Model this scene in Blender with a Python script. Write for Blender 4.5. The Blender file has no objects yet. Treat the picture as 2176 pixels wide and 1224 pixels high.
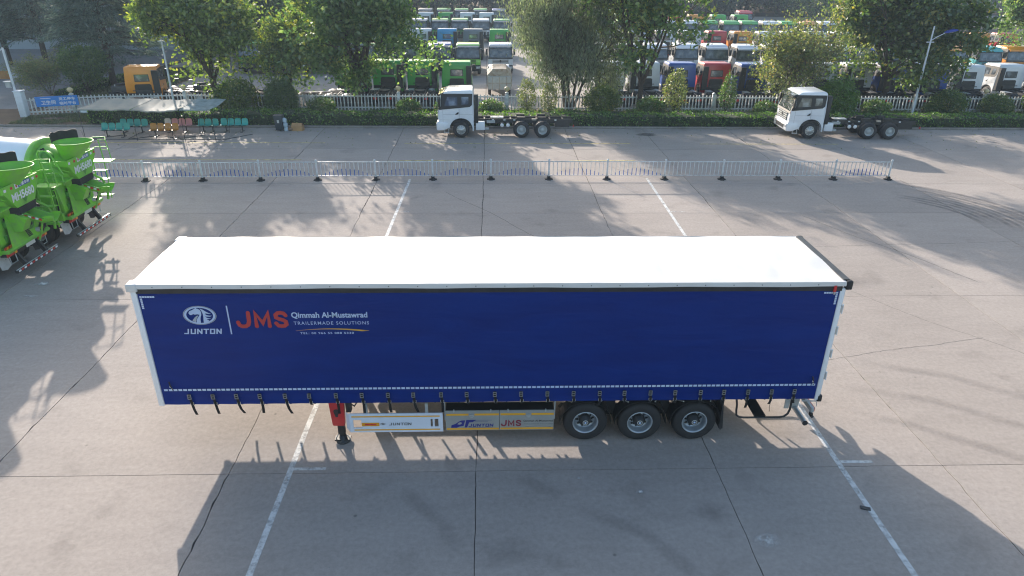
import bpy, bmesh, math, random
import numpy as np
from math import radians as R, sin, cos, pi
from mathutils import Vector, Matrix

SC = bpy.context.scene
C = SC.collection
random.seed(7)
rng = np.random.default_rng(7)

# ------------------------------------------------------------------ camera
CAMX, CAMY, CAMZ = 7.6345, -13.28, 10.5187
YAW, PITCH, ROLL, FPX = 0.0346, 0.4475, 0.0109, 1455.94
cd = bpy.data.cameras.new('camera'); cam = bpy.data.objects.new('camera', cd); C.objects.link(cam)
_f = Vector((sin(YAW)*cos(PITCH), cos(YAW)*cos(PITCH), -sin(PITCH)))
_r = Vector((cos(YAW), -sin(YAW), 0)); _u = _r.cross(_f)
_r2 = _r*cos(ROLL) + _u*sin(ROLL); _u2 = -_r*sin(ROLL) + _u*cos(ROLL)
M = Matrix((_r2, _u2, -_f)).transposed().to_4x4(); M.translation = (CAMX, CAMY, CAMZ)
cam.matrix_world = M
cd.sensor_fit = 'HORIZONTAL'; cd.sensor_width = 36; cd.lens = FPX/2176*36
cd.clip_start = 0.1; cd.clip_end = 3000
SC.camera = cam

# ------------------------------------------------------------------ sky, sun, exposure
SUN_EL, SUN_AZ = R(18.3), R(-24.5)          # azimuth measured from +Y towards +X
w = bpy.data.worlds.new('World'); SC.world = w; w.use_nodes = True
nt = w.node_tree; nt.nodes.clear()
sky = nt.nodes.new('ShaderNodeTexSky'); sky.sky_type = 'NISHITA'; sky.sun_disc = False
sky.sun_elevation = SUN_EL; sky.sun_rotation = SUN_AZ; sky.air_density = 1.2; sky.dust_density = 2.5; sky.ozone_density = 1.5
bg = nt.nodes.new('ShaderNodeBackground'); bg.inputs['Strength'].default_value = 0.125
wo = nt.nodes.new('ShaderNodeOutputWorld')
nt.links.new(sky.outputs[0], bg.inputs[0]); nt.links.new(bg.outputs[0], wo.inputs[0])
sl = bpy.data.lights.new('sun', 'SUN'); sl.energy = 3.9; sl.angle = R(0.55); sl.color = (1.0, 0.90, 0.80)
sun = bpy.data.objects.new('sun', sl); C.objects.link(sun)
sd = Vector((sin(SUN_AZ)*cos(SUN_EL), cos(SUN_AZ)*cos(SUN_EL), sin(SUN_EL)))
sun.rotation_euler = sd.to_track_quat('Z', 'Y').to_euler(); sun.location = sd*60 + Vector((0, 0, 20))
SC.view_settings.view_transform = 'Standard'; SC.view_settings.look = 'None'
SC.view_settings.gamma = 1; SC.view_settings.use_curve_mapping = False
SC.view_settings.exposure = 1.40
cy = SC.cycles
cy.use_denoising = True; cy.filter_width = 1.15
cy.max_bounces = 6; cy.diffuse_bounces = 3; cy.glossy_bounces = 3; cy.transmission_bounces = 4
cy.transparent_max_bounces = 8; cy.volume_bounces = 0; cy.caustics_reflective = False; cy.caustics_refractive = False
cy.sample_clamp_indirect = 6

# ------------------------------------------------------------------ materials
MATS = {}
def newmat(name):
    m = bpy.data.materials.new(name); m.use_nodes = True; MATS[name] = m
    n = m.node_tree.nodes; b = n['Principled BSDF']
    return m, m.node_tree, b
def mat(name, col, rough=0.5, metal=0.0, var=0.12, scale=3.0, coat=0.0, dirt=None, bump=0.0, bscale=30):
    """plain paint or plastic with fine procedural variation of its own colour"""
    m, t, b = newmat(name)
    b.inputs['Roughness'].default_value = rough; b.inputs['Metallic'].default_value = metal
    b.inputs['Coat Weight'].default_value = coat
    tc = t.nodes.new('ShaderNodeTexCoord'); no = t.nodes.new('ShaderNodeTexNoise')
    no.inputs['Scale'].default_value = scale; no.inputs['Detail'].default_value = 6; no.inputs['Roughness'].default_value = 0.65
    t.links.new(tc.outputs['Object'], no.inputs['Vector'])
    cr = t.nodes.new('ShaderNodeValToRGB')
    d = dirt if dirt else tuple(c*(1-2*var) for c in col)
    cr.color_ramp.elements[0].position = 0.3; cr.color_ramp.elements[0].color = (*d, 1)
    cr.color_ramp.elements[1].position = 0.62; cr.color_ramp.elements[1].color = (*col, 1)
    t.links.new(no.outputs['Fac'], cr.inputs[0]); t.links.new(cr.outputs[0], b.inputs['Base Color'])
    if bump:
        n2 = t.nodes.new('ShaderNodeTexNoise'); n2.inputs['Scale'].default_value = bscale; n2.inputs['Detail'].default_value = 4
        t.links.new(tc.outputs['Object'], n2.inputs['Vector'])
        bp = t.nodes.new('ShaderNodeBump'); bp.inputs['Strength'].default_value = bump; bp.inputs['Distance'].default_value = 0.02
        t.links.new(n2.outputs['Fac'], bp.inputs['Height']); t.links.new(bp.outputs[0], b.inputs['Normal'])
    return m
def concrete(name, col, col2, warm=0.0, slabvar=0.06, streak=True):
    m, t, b = newmat(name); L = t.links
    b.inputs['Roughness'].default_value = 0.92; b.inputs['Specular IOR Level'].default_value = 0.12
    geo = t.nodes.new('ShaderNodeNewGeometry'); oi = t.nodes.new('ShaderNodeObjectInfo')
    def noise(scale, detail, vec=None, rough=0.6):
        n = t.nodes.new('ShaderNodeTexNoise'); n.inputs['Scale'].default_value = scale; n.inputs['Detail'].default_value = detail
        n.inputs['Roughness'].default_value = rough
        L.new(vec or geo.outputs['Position'], n.inputs['Vector']); return n
    mp = t.nodes.new('ShaderNodeMapping'); mp.inputs['Scale'].default_value = (0.55, 2.6, 1); mp.inputs['Rotation'].default_value = (0, 0, 0.12)
    L.new(geo.outputs['Position'], mp.inputs['Vector'])
    big = noise(0.22, 5); streaks = noise(0.9, 8, mp.outputs[0], 0.7); fine = noise(9, 9, None, 0.75)
    grit = noise(55, 3, None, 0.8)
    cr = t.nodes.new('ShaderNodeValToRGB'); cr.color_ramp.elements[0].position = 0.34; cr.color_ramp.elements[1].position = 0.64
    cr.color_ramp.elements[0].color = (*col2, 1); cr.color_ramp.elements[1].color = (*col, 1)
    mx = t.nodes.new('ShaderNodeMix'); mx.data_type = 'FLOAT'; mx.inputs[0].default_value = 0.5
    L.new(big.outputs['Fac'], mx.inputs[2]); L.new(streaks.outputs['Fac'], mx.inputs[3]); L.new(mx.outputs[0], cr.inputs[0])
    def mul(a, bsock, lo, hi, frm=0.3, to=0.7):
        mr = t.nodes.new('ShaderNodeMapRange'); mr.inputs[1].default_value = frm; mr.inputs[2].default_value = to
        mr.inputs[3].default_value = lo; mr.inputs[4].default_value = hi; L.new(bsock, mr.inputs[0])
        v = t.nodes.new('ShaderNodeVectorMath'); v.operation = 'SCALE'; L.new(a, v.inputs[0]); L.new(mr.outputs[0], v.inputs['Scale']); return v.outputs[0]
    c = mul(cr.outputs[0], fine.outputs['Fac'], 0.82, 1.12)
    c = mul(c, grit.outputs['Fac'], 0.84, 1.13)
    c = mul(c, oi.outputs['Random'], 1-slabvar, 1+slabvar, 0, 1)
    # dark specks and small oil spots
    vo = t.nodes.new('ShaderNodeTexVoronoi'); vo.inputs['Scale'].default_value = 0.9; vo.inputs['Randomness'].default_value = 1
    L.new(geo.outputs['Position'], vo.inputs['Vector'])
    c = mul(c, vo.outputs['Distance'], 0.6, 1.0, 0.02, 0.045)
    sn = noise(0.7, 3, None, 0.5)
    c = mul(c, sn.outputs['Fac'], 0.84, 1.0, 0.28, 0.4)
    L.new(c, b.inputs['Base Color'])
    bp = t.nodes.new('ShaderNodeBump'); bp.inputs['Strength'].default_value = 0.25; bp.inputs['Distance'].default_value = 0.01
    L.new(fine.outputs['Fac'], bp.inputs['Height']); L.new(bp.outputs[0], b.inputs['Normal'])
    return m
def worn_paint(name, col, wear=0.5, scale=6, rough=0.8, soft=0.12, top=0.9, fade=False):
    """painted marking: paint that has come off in places, showing what lies below"""
    m, t, b = newmat(name); L = t.links
    b.inputs['Base Color'].default_value = (*col, 1); b.inputs['Roughness'].default_value = rough
    geo = t.nodes.new('ShaderNodeNewGeometry'); no = t.nodes.new('ShaderNodeTexNoise')
    no.inputs['Scale'].default_value = scale; no.inputs['Detail'].default_value = 8; no.inputs['Roughness'].default_value = 0.75
    L.new(geo.outputs['Position'], no.inputs['Vector'])
    mr = t.nodes.new('ShaderNodeMapRange'); mr.inputs[1].default_value = wear-soft; mr.inputs[2].default_value = wear+soft
    mr.inputs[3].default_value = 0.0; mr.inputs[4].default_value = top
    L.new(no.outputs['Fac'], mr.inputs[0]); a_ = mr.outputs[0]
    if fade:
        at = t.nodes.new('ShaderNodeAttribute'); at.attribute_name = 'fade'; mm = t.nodes.new('ShaderNodeMath'); mm.operation = 'MULTIPLY'; L.new(a_, mm.inputs[0]); L.new(at.outputs['Fac'], mm.inputs[1]); a_ = mm.outputs[0]
    L.new(a_, b.inputs['Alpha'])
    return m
def leafmat(name, c_dark, c_mid, c_light, trans=0.45, yellow=None, rough=0.42, patch=0.35, ylo=0.80):
    m, t, b = newmat(name); L = t.links
    t.nodes.remove(b); out = [n for n in t.nodes if n.type == 'OUTPUT_MATERIAL'][0]
    geo = t.nodes.new('ShaderNodeNewGeometry'); tc = t.nodes.new('ShaderNodeTexCoord')
    cr = t.nodes.new('ShaderNodeValToRGB'); e = cr.color_ramp.elements
    e[0].position = 0.0; e[0].color = (*c_dark, 1); e[1].position = 1.0; e[1].color = (*c_light, 1)
    k = e.new(0.5); k.color = (*c_mid, 1)
    L.new(geo.outputs['Random Per Island'], cr.inputs[0])
    col = cr.outputs[0]
    if yellow:
        no = t.nodes.new('ShaderNodeTexNoise'); no.inputs['Scale'].default_value = patch; no.inputs['Detail'].default_value = 4
        L.new(tc.outputs['Object'], no.inputs['Vector'])
        ad = t.nodes.new('ShaderNodeMath'); ad.operation = 'MULTIPLY_ADD'; ad.inputs[1].default_value = 0.35; L.new(geo.outputs['Random Per Island'], ad.inputs[0]); L.new(no.outputs['Fac'], ad.inputs[2])
        mr = t.nodes.new('ShaderNodeMapRange'); mr.inputs[1].default_value = ylo; mr.inputs[2].default_value = ylo+.14
        L.new(ad.outputs[0], mr.inputs[0])
        mx = t.nodes.new('ShaderNodeMix'); mx.data_type = 'RGBA'; L.new(mr.outputs[0], mx.inputs[0]); L.new(col, mx.inputs[6]); mx.inputs[7].default_value = (*yellow, 1)
        col = mx.outputs[2]
    d = t.nodes.new('ShaderNodeBsdfDiffuse'); tr = t.nodes.new('ShaderNodeBsdfTranslucent'); g = t.nodes.new('ShaderNodeBsdfGlossy')
    g.inputs['Roughness'].default_value = rough; g.inputs['Color'].default_value = (1, 1, 1, 1)
    hs = t.nodes.new('ShaderNodeHueSaturation'); hs.inputs['Saturation'].default_value = 1.1; hs.inputs['Value'].default_value = 1.35
    L.new(col, d.inputs[0]); L.new(col, hs.inputs['Color']); L.new(hs.outputs[0], tr.inputs[0])
    m1 = t.nodes.new('ShaderNodeMixShader'); m1.inputs[0].default_value = trans; L.new(d.outputs[0], m1.inputs[1]); L.new(tr.outputs[0], m1.inputs[2])
    m2 = t.nodes.new('ShaderNodeMixShader'); m2.inputs[0].default_value = 0.06; L.new(m1.outputs[0], m2.inputs[1]); L.new(g.outputs[0], m2.inputs[2])
    L.new(m2.outputs[0], out.inputs[0])
    return m

concrete('yard_concrete', (0.372, 0.328, 0.295), (0.308, 0.271, 0.243))
concrete('lot_concrete', (0.38, 0.34, 0.305), (0.31, 0.28, 0.25))
concrete('joint_dirt', (0.10, 0.088, 0.078), (0.06, 0.052, 0.045))
concrete('kerb_stone', (0.30, 0.275, 0.25), (0.21, 0.19, 0.17))
concrete('road_grey', (0.25, 0.245, 0.24), (0.19, 0.188, 0.185))
concrete('soil', (0.19, 0.13, 0.09), (0.10, 0.075, 0.05))
worn_paint('white_line', (0.66, 0.665, 0.65), 0.40, 5, 0.8, .16, .88)
worn_paint('white_line_faint', (0.62, 0.62, 0.60), 0.53, 3)
worn_paint('crack_dirt', (0.09, 0.08, 0.07), 0.42, 5, 0.9, .1, .85)
worn_paint('yellow_line', (0.62, 0.50, 0.18), 0.45, 3)
worn_paint('rubber_mark', (0.13, 0.12, 0.115), 0.50, 1.6, 0.9, 0.3, 0.26, True)
worn_paint('scrub_mark', (0.10, 0.10, 0.105), 0.46, 2.2, 0.9, 0.2, 0.5, True)
worn_paint('oil_stain', (0.045, 0.042, 0.04), 0.42, 2, 0.6, .12, 1.0, True)
worn_paint('pale_spill', (0.62, 0.60, 0.57), 0.5, 5, 0.9, .1, .9, True)

mat('tarp_white', (0.62, 0.615, 0.605), 0.5, bump=0.25, bscale=2.2, var=0.03, scale=1.2)
mat('white_paint', (0.74, 0.76, 0.79), 0.38, coat=0.25, var=0.03)
mat('cab_white', (0.70, 0.73, 0.77), 0.33, coat=0.5, var=0.03)
mat('off_white', (0.60, 0.60, 0.57), 0.6, var=0.12)
mat('cream_paint', (0.55, 0.50, 0.42), 0.5, var=0.1, dirt=(0.33, 0.22, 0.15))
mat('black_rubber', (0.022, 0.022, 0.024), 0.75, var=0.2)
mat('webbing', (0.007, 0.0075, 0.009), 0.9, var=0.2)
mat('buckle_steel', (0.30, 0.31, 0.30), 0.45, 0.4, var=0.15)
mat('black_plastic', (0.016, 0.017, 0.018), 0.5, var=0.2)
mat('black_steel', (0.024, 0.026, 0.028), 0.5, var=0.3)
mat('dark_metal', (0.05, 0.052, 0.055), 0.45, 0.3, var=0.25)
mat('rim_silver', (0.42, 0.47, 0.52), 0.38, 0.55, var=0.1)
mat('steel', (0.50, 0.51, 0.50), 0.4, 0.5, var=0.1)
mat('galvanised', (0.42, 0.45, 0.46), 0.5, 0.3, var=0.1)
mat('grey_panel', (0.30, 0.315, 0.31), 0.45, 0.15, var=0.05)
mat('guard_panel', (0.60, 0.66, 0.76), 0.4, 0.0, var=0.03)
mat('amber_tape', (0.72, 0.36, 0.02), 0.5, var=0.05)
mat('tape_white', (0.50, 0.60, 0.78), 0.4, var=0.04)
mat('red_paint', (0.55, 0.022, 0.025), 0.4, coat=0.3, var=0.1)
mat('red_print', (0.42, 0.035, 0.03), 0.55, var=0.08)
mat('dark_red_print', (0.22, 0.015, 0.04), 0.5, var=0.06)
mat('blue_print', (0.012, 0.02, 0.20), 0.5, var=0.06)
mat('black_print', (0.02, 0.02, 0.025), 0.5)
mat('grey_print', (0.12, 0.13, 0.14), 0.5)
mat('pale_print', (0.42, 0.53, 0.74), 0.5, var=0.03)
mat('silver_print', (0.36, 0.42, 0.50), 0.45, var=0.12, scale=6)
mat('gold_print', (0.66, 0.38, 0.04), 0.5, var=0.1)
mat('white_print', (0.75, 0.77, 0.78), 0.5)
mat('orange_sticker', (0.70, 0.30, 0.01), 0.5)
mat('mixer_green', (0.18, 0.55, 0.02), 0.5, coat=0.15, var=0.10, dirt=(0.17, 0.34, 0.09), scale=2.6)
mat('mixer_green_dark', (0.07, 0.27, 0.03), 0.5, var=0.15)
mat('drum_white', (0.66, 0.73, 0.80), 0.35, coat=0.3, var=0.03)
mat('lamp_amber', (0.80, 0.33, 0.02), 0.3, var=0.1)
mat('lamp_red', (0.55, 0.03, 0.02), 0.3, var=0.1)
mat('sign_blue', (0.02, 0.20, 0.60), 0.5, var=0.05)
mat('badge_blue', (0.01, 0.04, 0.32), 0.5)
mat('bollard_white', (0.62, 0.67, 0.72), 0.5, var=0.08)
mat('picket_white', (0.68, 0.69, 0.68), 0.7, var=0.2, dirt=(0.30, 0.30, 0.27))
mat('rail_white', (0.66, 0.68, 0.70), 0.45, var=0.08, dirt=(0.42, 0.41, 0.38), scale=5)
mat('rail_blue', (0.02, 0.10, 0.42), 0.45)
mat('globe_cream', (0.62, 0.50, 0.28), 0.5, var=0.08)
mat('awning_cloth', (0.30, 0.285, 0.24), 0.85, var=0.2, scale=1.4, dirt=(0.22, 0.24, 0.22), bump=0.3, bscale=8)
mat('awning_cloth_dark', (0.25, 0.30, 0.29), 0.85, var=0.2, scale=2.5, dirt=(0.14, 0.18, 0.17), bump=0.3, bscale=8)
mat('seat_teal', (0.03, 0.36, 0.31), 0.4, coat=0.2, var=0.1)
mat('seat_orange', (0.55, 0.24, 0.03), 0.4, coat=0.2, var=0.1)
mat('seat_pink', (0.55, 0.26, 0.26), 0.4, coat=0.2, var=0.1)
mat('seat_white', (0.55, 0.55, 0.50), 0.4, coat=0.2, var=0.1)
mat('bin_plastic', (0.035, 0.05, 0.065), 0.45, var=0.1)
mat('cardboard', (0.42, 0.24, 0.11), 0.85, var=0.12)
mat('brown_sack', (0.22, 0.14, 0.09), 0.9, var=0.2)
mat('pale_jug', (0.42, 0.52, 0.60), 0.25, var=0.15)
mat('bark', (0.085, 0.062, 0.047), 0.9, var=0.25, scale=14, bump=0.5, bscale=20)
mat('bark_pale', (0.16, 0.13, 0.10), 0.9, var=0.25, scale=14, bump=0.5)
mat('hedge_core', (0.022, 0.038, 0.013), 0.95, var=.2)
mat('ochre_paint', (0.42, 0.20, 0.06), 0.8)
mat('wall_grey', (0.22, 0.235, 0.25), 0.8, var=0.08, scale=0.4)
mat('wall_pale', (0.36, 0.42, 0.46), 0.8, var=0.08, scale=0.4)
mat('roof_blue', (0.18, 0.27, 0.36), 0.6, var=0.1, scale=0.6)
mat('curtain_blue_lite', (0.012, 0.03, 0.20), 0.5)
for nm, c in dict(green=(0.04, 0.36, 0.05), lime=(0.14, 0.50, 0.04), red=(0.50, 0.02, 0.025), blue=(0.012, 0.07, 0.32), sky_blue=(0.02, 0.28, 0.55),
                  teal=(0.05, 0.38, 0.42), orange=(0.75, 0.27, 0.01), grey=(0.13, 0.16, 0.19), white=(0.62, 0.65, 0.68), dark_green=(0.02, 0.16, 0.07)).items():
    mat('cab_'+nm if nm != 'white' else 'lot_white', c, 0.36, coat=0.35, var=0.05)
def glassmat(name, col, rough=0.08):
    m, t, b = newmat(name); b.inputs['Base Color'].default_value = (*col, 1); b.inputs['Roughness'].default_value = rough
    b.inputs['Specular IOR Level'].default_value = 0.7; b.inputs['Coat Weight'].default_value = 0.6
    tc = t.nodes.new('ShaderNodeTexCoord'); no = t.nodes.new('ShaderNodeTexNoise'); no.inputs['Scale'].default_value = 2.2; no.inputs['Detail'].default_value = 3
    cr = t.nodes.new('ShaderNodeValToRGB'); cr.color_ramp.elements[0].position = 0.45; cr.color_ramp.elements[0].color = (*col, 1)
    cr.color_ramp.elements[1].position = 0.75; cr.color_ramp.elements[1].color = (*(min(1, c*3+0.05) for c in col), 1)
    t.links.new(tc.outputs['Object'], no.inputs['Vector']); t.links.new(no.outputs['Fac'], cr.inputs[0]); t.links.new(cr.outputs[0], b.inputs['Base Color'])
    return m
glassmat('cab_glass', (0.03, 0.038, 0.042)); glassmat('window_glass', (0.05, 0.06, 0.07)); glassmat('pale_glass', (0.075, 0.09, 0.095)); glassmat('lamp_glass', (0.35, 0.38, 0.4), 0.15)

# curtain: blue coated fabric with faint creases
m, t, b = newmat('curtain_blue')
b.inputs['Specular IOR Level'].default_value = 0.15
b.inputs['Roughness'].default_value = 0.42
geo = t.nodes.new('ShaderNodeNewGeometry'); mp = t.nodes.new('ShaderNodeMapping'); mp.inputs['Scale'].default_value = (0.35, 1, 1.9); mp.inputs['Rotation'].default_value = (0, 0.25, 0)
no = t.nodes.new('ShaderNodeTexNoise'); no.inputs['Scale'].default_value = 1.3; no.inputs['Detail'].default_value = 7; no.inputs['Roughness'].default_value = 0.55; no.inputs['Distortion'].default_value = 0.6
t.links.new(geo.outputs['Position'], mp.inputs['Vector']); t.links.new(mp.outputs[0], no.inputs['Vector'])
cr = t.nodes.new('ShaderNodeValToRGB'); cr.color_ramp.elements[0].position = 0.3; cr.color_ramp.elements[0].color = (0.0005, 0.017, 0.15, 1)
cr.color_ramp.elements[1].position = 0.75; cr.color_ramp.elements[1].color = (0.001, 0.026, 0.195, 1)
t.links.new(no.outputs['Fac'], cr.inputs[0]); t.links.new(cr.outputs[0], b.inputs['Base Color'])
bp = t.nodes.new('ShaderNodeBump'); bp.inputs['Strength'].default_value = 0.6; bp.inputs['Distance'].default_value = 0.04
t.links.new(no.outputs['Fac'], bp.inputs['Height']); t.links.new(bp.outputs[0], b.inputs['Normal'])

leafmat('leaf_autumn', (0.069, 0.125, 0.022), (0.150, 0.225, 0.040), (0.275, 0.350, 0.062), 0.5, (0.500, 0.463, 0.062), ylo=.80)
leafmat('leaf_green', (0.058, 0.124, 0.026), (0.117, 0.208, 0.044), (0.208, 0.299, 0.072), 0.52, (0.338, 0.351, 0.065), patch=0.5)
leafmat('leaf_dark', (0.042, 0.088, 0.018), (0.085, 0.150, 0.026), (0.169, 0.234, 0.039), 0.50, (0.260, 0.234, 0.039), patch=0.6)
leafmat('leaf_willow', (0.081, 0.115, 0.052), (0.138, 0.178, 0.075), (0.230, 0.265, 0.127), 0.45)
leafmat('leaf_shrub', (0.077, 0.110, 0.028), (0.143, 0.187, 0.050), (0.253, 0.275, 0.077), 0.52, (0.286, 0.220, 0.066), patch=1.0)
leafmat('leaf_conifer', (0.050, 0.090, 0.066), (0.094, 0.149, 0.108), (0.187, 0.237, 0.171), 0.35)
leafmat('leaf_hedge', (0.044, 0.105, 0.013), (0.094, 0.198, 0.024), (0.187, 0.319, 0.039), 0.45)
leafmat('leaf_bush', (0.042, 0.090, 0.024), (0.072, 0.132, 0.030), (0.120, 0.192, 0.036), 0.4)
leafmat('leaf_weed', (0.05, 0.10, 0.02), (0.08, 0.15, 0.03), (0.14, 0.22, 0.05), 0.5, (0.25, 0.18, 0.10), patch=1.5)
leafmat('leaf_far', (0.035, 0.062, 0.035), (0.055, 0.085, 0.045), (0.085, 0.115, 0.06), 0.35)
leafmat('leaf_purple', (0.06, 0.045, 0.04), (0.075, 0.055, 0.045), (0.10, 0.07, 0.055), 0.3)
leafmat('grass_blades', (0.06, 0.09, 0.03), (0.09, 0.12, 0.04), (0.15, 0.16, 0.07), 0.4, (0.22, 0.17, 0.09), patch=2.0)

# ------------------------------------------------------------------ geometry helpers
class MB:
    def __init__(s): s.v = []; s.f = []; s.m = []; s.sm = []; s.mats = []
    def mi(s, m):
        if m not in s.mats: s.mats.append(m)
        return s.mats.index(m)
    def add(s, vs, fs, m, smooth=False):
        o = len(s.v); s.v += [tuple(v) for v in vs]; k = s.mi(m)
        for f in fs: s.f.append([i+o for i in f]); s.m.append(k); s.sm.append(smooth)
        return s
    def box(s, x0, x1, y0, y1, z0, z1, m, rot=None, piv=None):
        vs = [Vector((x, y, z)) for z in (z0, z1) for y in (y0, y1) for x in (x0, x1)]
        if rot is not None:
            p = Vector(piv) if piv else Vector(((x0+x1)/2, (y0+y1)/2, (z0+z1)/2)); vs = [rot @ (v-p) + p for v in vs]
        return s.add(vs, [(0, 2, 3, 1), (4, 5, 7, 6), (0, 1, 5, 4), (2, 6, 7, 3), (0, 4, 6, 2), (1, 3, 7, 5)], m)
    def prism(s, poly, plane, a, b, m, smooth=False):
        """poly: 2D outline; plane 'xz' is extruded along y, 'yz' along x, 'xy' along z"""
        def P(p, h): return {'xz': (p[0], h, p[1]), 'yz': (h, p[0], p[1]), 'xy': (p[0], p[1], h)}[plane]
        n = len(poly); vs = [P(p, a) for p in poly] + [P(p, b) for p in poly]
        fs = [tuple(range(n)), tuple(range(2*n-1, n-1, -1))]
        fs += [(i, i+n, (i+1) % n+n, (i+1) % n) for i in range(n)]
        return s.add(vs, fs, m, smooth)
    def cyl(s, p0, p1, r0, r1=None, n=10, m='steel', caps=True, smooth=True):
        p0, p1 = Vector(p0), Vector(p1); r1 = r0 if r1 is None else r1
        d = (p1-p0).normalized(); a = d.orthogonal().normalized(); b = d.cross(a)
        vs = []
        for p, r in ((p0, r0), (p1, r1)):
            for i in range(n):
                t = 2*pi*i/n; vs.append(p + a*(r*cos(t)) + b*(r*sin(t)))
        fs = [(i, (i+1) % n, (i+1) % n+n, i+n) for i in range(n)]
        s.add(vs, fs, m, smooth)
        if caps: s.add(vs, [tuple(range(n-1, -1, -1)), tuple(range(n, 2*n))], m)
        return s
    def tube(s, pts, r, n=6, m='steel', taper=None, caps=True):
        pts = [Vector(p) for p in pts]; rs = r if isinstance(r, (list, tuple)) else [r]*len(pts)
        vs = []; prev = None
        for i, p in enumerate(pts):
            d = (pts[min(i+1, len(pts)-1)] - pts[max(i-1, 0)]).normalized()
            if prev is None: a = d.orthogonal().normalized()
            else:
                a = prev - d*prev.dot(d); a = a.normalized() if a.length > 1e-6 else d.orthogonal().normalized()
            prev = a; b = d.cross(a)
            for k in range(n):
                t = 2*pi*k/n; vs.append(p + (a*cos(t) + b*sin(t))*rs[i])
        fs = []
        for i in range(len(pts)-1):
            for k in range(n): fs.append((i*n+k, i*n+(k+1) % n, (i+1)*n+(k+1) % n, (i+1)*n+k))
        s.add(vs, fs, m, True)
        if caps: s.add(vs, [tuple(range(n-1, -1, -1)), tuple(range((len(pts)-1)*n, len(pts)*n))], m)
        return s
    def lathe(s, prof, origin, axis, n, m, smooth=True):
        """prof: (distance along axis, radius) pairs"""
        o = Vector(origin); d = Vector(axis).normalized(); a = d.orthogonal().normalized(); b = d.cross(a)
        vs = []
        for h, r in prof:
            for k in range(n):
                t = 2*pi*k/n; vs.append(o + d*h + (a*cos(t)+b*sin(t))*max(r, 1e-4))
        fs = []
        for i in range(len(prof)-1):
            for k in range(n): fs.append((i*n+k, i*n+(k+1) % n, (i+1)*n+(k+1) % n, (i+1)*n+k))
        return s.add(vs, fs, m, smooth)
    def mesh(s, name, bev=0.0, seg=2, ang=35):
        me = bpy.data.meshes.new(name); me.from_pydata(s.v, [], s.f)
        for mm in s.mats: me.materials.append(MATS[mm])
        me.polygons.foreach_set('material_index', s.m); me.polygons.foreach_set('use_smooth', s.sm)
        if bev:
            bm = bmesh.new(); bm.from_mesh(me); bmesh.ops.remove_doubles(bm, verts=bm.verts, dist=1e-5)
            bmesh.ops.recalc_face_normals(bm, faces=bm.faces)
            es = [e for e in bm.edges if len(e.link_faces) == 2 and e.calc_face_angle(0) > R(ang)]
            bmesh.ops.bevel(bm, geom=es, offset=bev, segments=seg, affect='EDGES', profile=0.5, clamp_overlap=True)
            for f in bm.faces:
                f.smooth = True
            bm.to_mesh(me); bm.free()
        me.update(); return me
    def build(s, name, parent=None, bev=0.0, seg=2, ang=35):
        return link(name, s.mesh(name, bev, seg, ang), parent)
def link(name, me, parent=None):
    o = bpy.data.objects.new(name, me); C.objects.link(o)
    if parent is not None: o.parent = parent
    return o
def tag(o, label=None, cat=None, group=None, kind=None):
    if label: o['label'] = label
    if cat: o['category'] = cat
    if group: o['group'] = group
    if kind: o['kind'] = kind
    return o
def thing(name, label, cat, loc=(0, 0, 0), rz=0, group=None):
    o = bpy.data.objects.new(name, None); C.objects.link(o); o.empty_display_size = 0.3
    o.location = loc; o.rotation_euler = (0, 0, rz)
    return tag(o, label, cat, group)
KIDS = {}
def copy_tree(o, parent=None):
    c = o.copy(); C.objects.link(c); c.parent = parent
    for ch in list(o.children): copy_tree(ch, c)
    return c
def text_mesh(body, x0, x1, z0, z1, m, offset=0.0, shear=0.0, spacing=1.0, y=0.0, res=4, depth=0.0):
    """flat print: lettering fitted to a rectangle of the xz plane, facing -y"""
    c = bpy.data.curves.new('lettering', 'FONT'); c.body = body; c.offset = offset; c.shear = shear; c.space_character = spacing
    c.resolution_u = res; c.fill_mode = 'FRONT' if depth == 0 else 'BOTH'
    c.size = 1
    o = bpy.data.objects.new('lettering', c); C.objects.link(o)
    dg = bpy.context.evaluated_depsgraph_get(); me = bpy.data.meshes.new_from_object(o.evaluated_get(dg))
    bpy.data.objects.remove(o); bpy.data.curves.remove(c)
    co = np.array([v.co[:] for v in me.vertices]); mn = co.min(0); mx = co.max(0)
    out = np.empty_like(co)
    out[:, 0] = x0 + (co[:, 0]-mn[0])/(mx[0]-mn[0])*(x1-x0); out[:, 2] = z0 + (co[:, 1]-mn[1])/(mx[1]-mn[1])*(z1-z0); out[:, 1] = y
    fs = [tuple(p.vertices) for p in me.polygons]; bpy.data.meshes.remove(me)
    return [tuple(v) for v in out], fs

# ------------------------------------------------------------------ ground and pavements
def sheet(name, x0, x1, y0, y1, z, m, kind='structure', nx=1, ny=1):
    b = MB(); xs = np.linspace(x0, x1, nx+1); ys = np.linspace(y0, y1, ny+1)
    vs = [(x, y, z) for y in ys for x in xs]; fs = [(j*(nx+1)+i, j*(nx+1)+i+1, (j+1)*(nx+1)+i+1, (j+1)*(nx+1)+i) for j in range(ny) for i in range(nx)]
    b.add(vs, fs, m); o = b.build(name); 
    if kind: o['kind'] = kind
    return o
sheet('ground', -600, 700, -300, 900, -0.05, 'road_grey')
pav = sheet('yard_pavement', -60, 90, -30, 34.02, -0.03, 'joint_dirt')
xs_j = [-3.63 + 5.55*k for k in range(-9, 14)]
xs_j[8:14] = [-9.1, -3.63, 1.72, 7.28, 12.8, 18.12]
ys_j = [-18.4, -9.7, -1.0, 7.85, 16.57, 21.15, 28.33, 34.0]
def wob(seed, n, amp):
    r = np.random.default_rng(seed); w_ = np.cumsum(r.normal(0, 1, n)); w_ -= np.linspace(w_[0], w_[-1], n)
    return amp*w_/max(1e-6, np.abs(w_).max())
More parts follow.
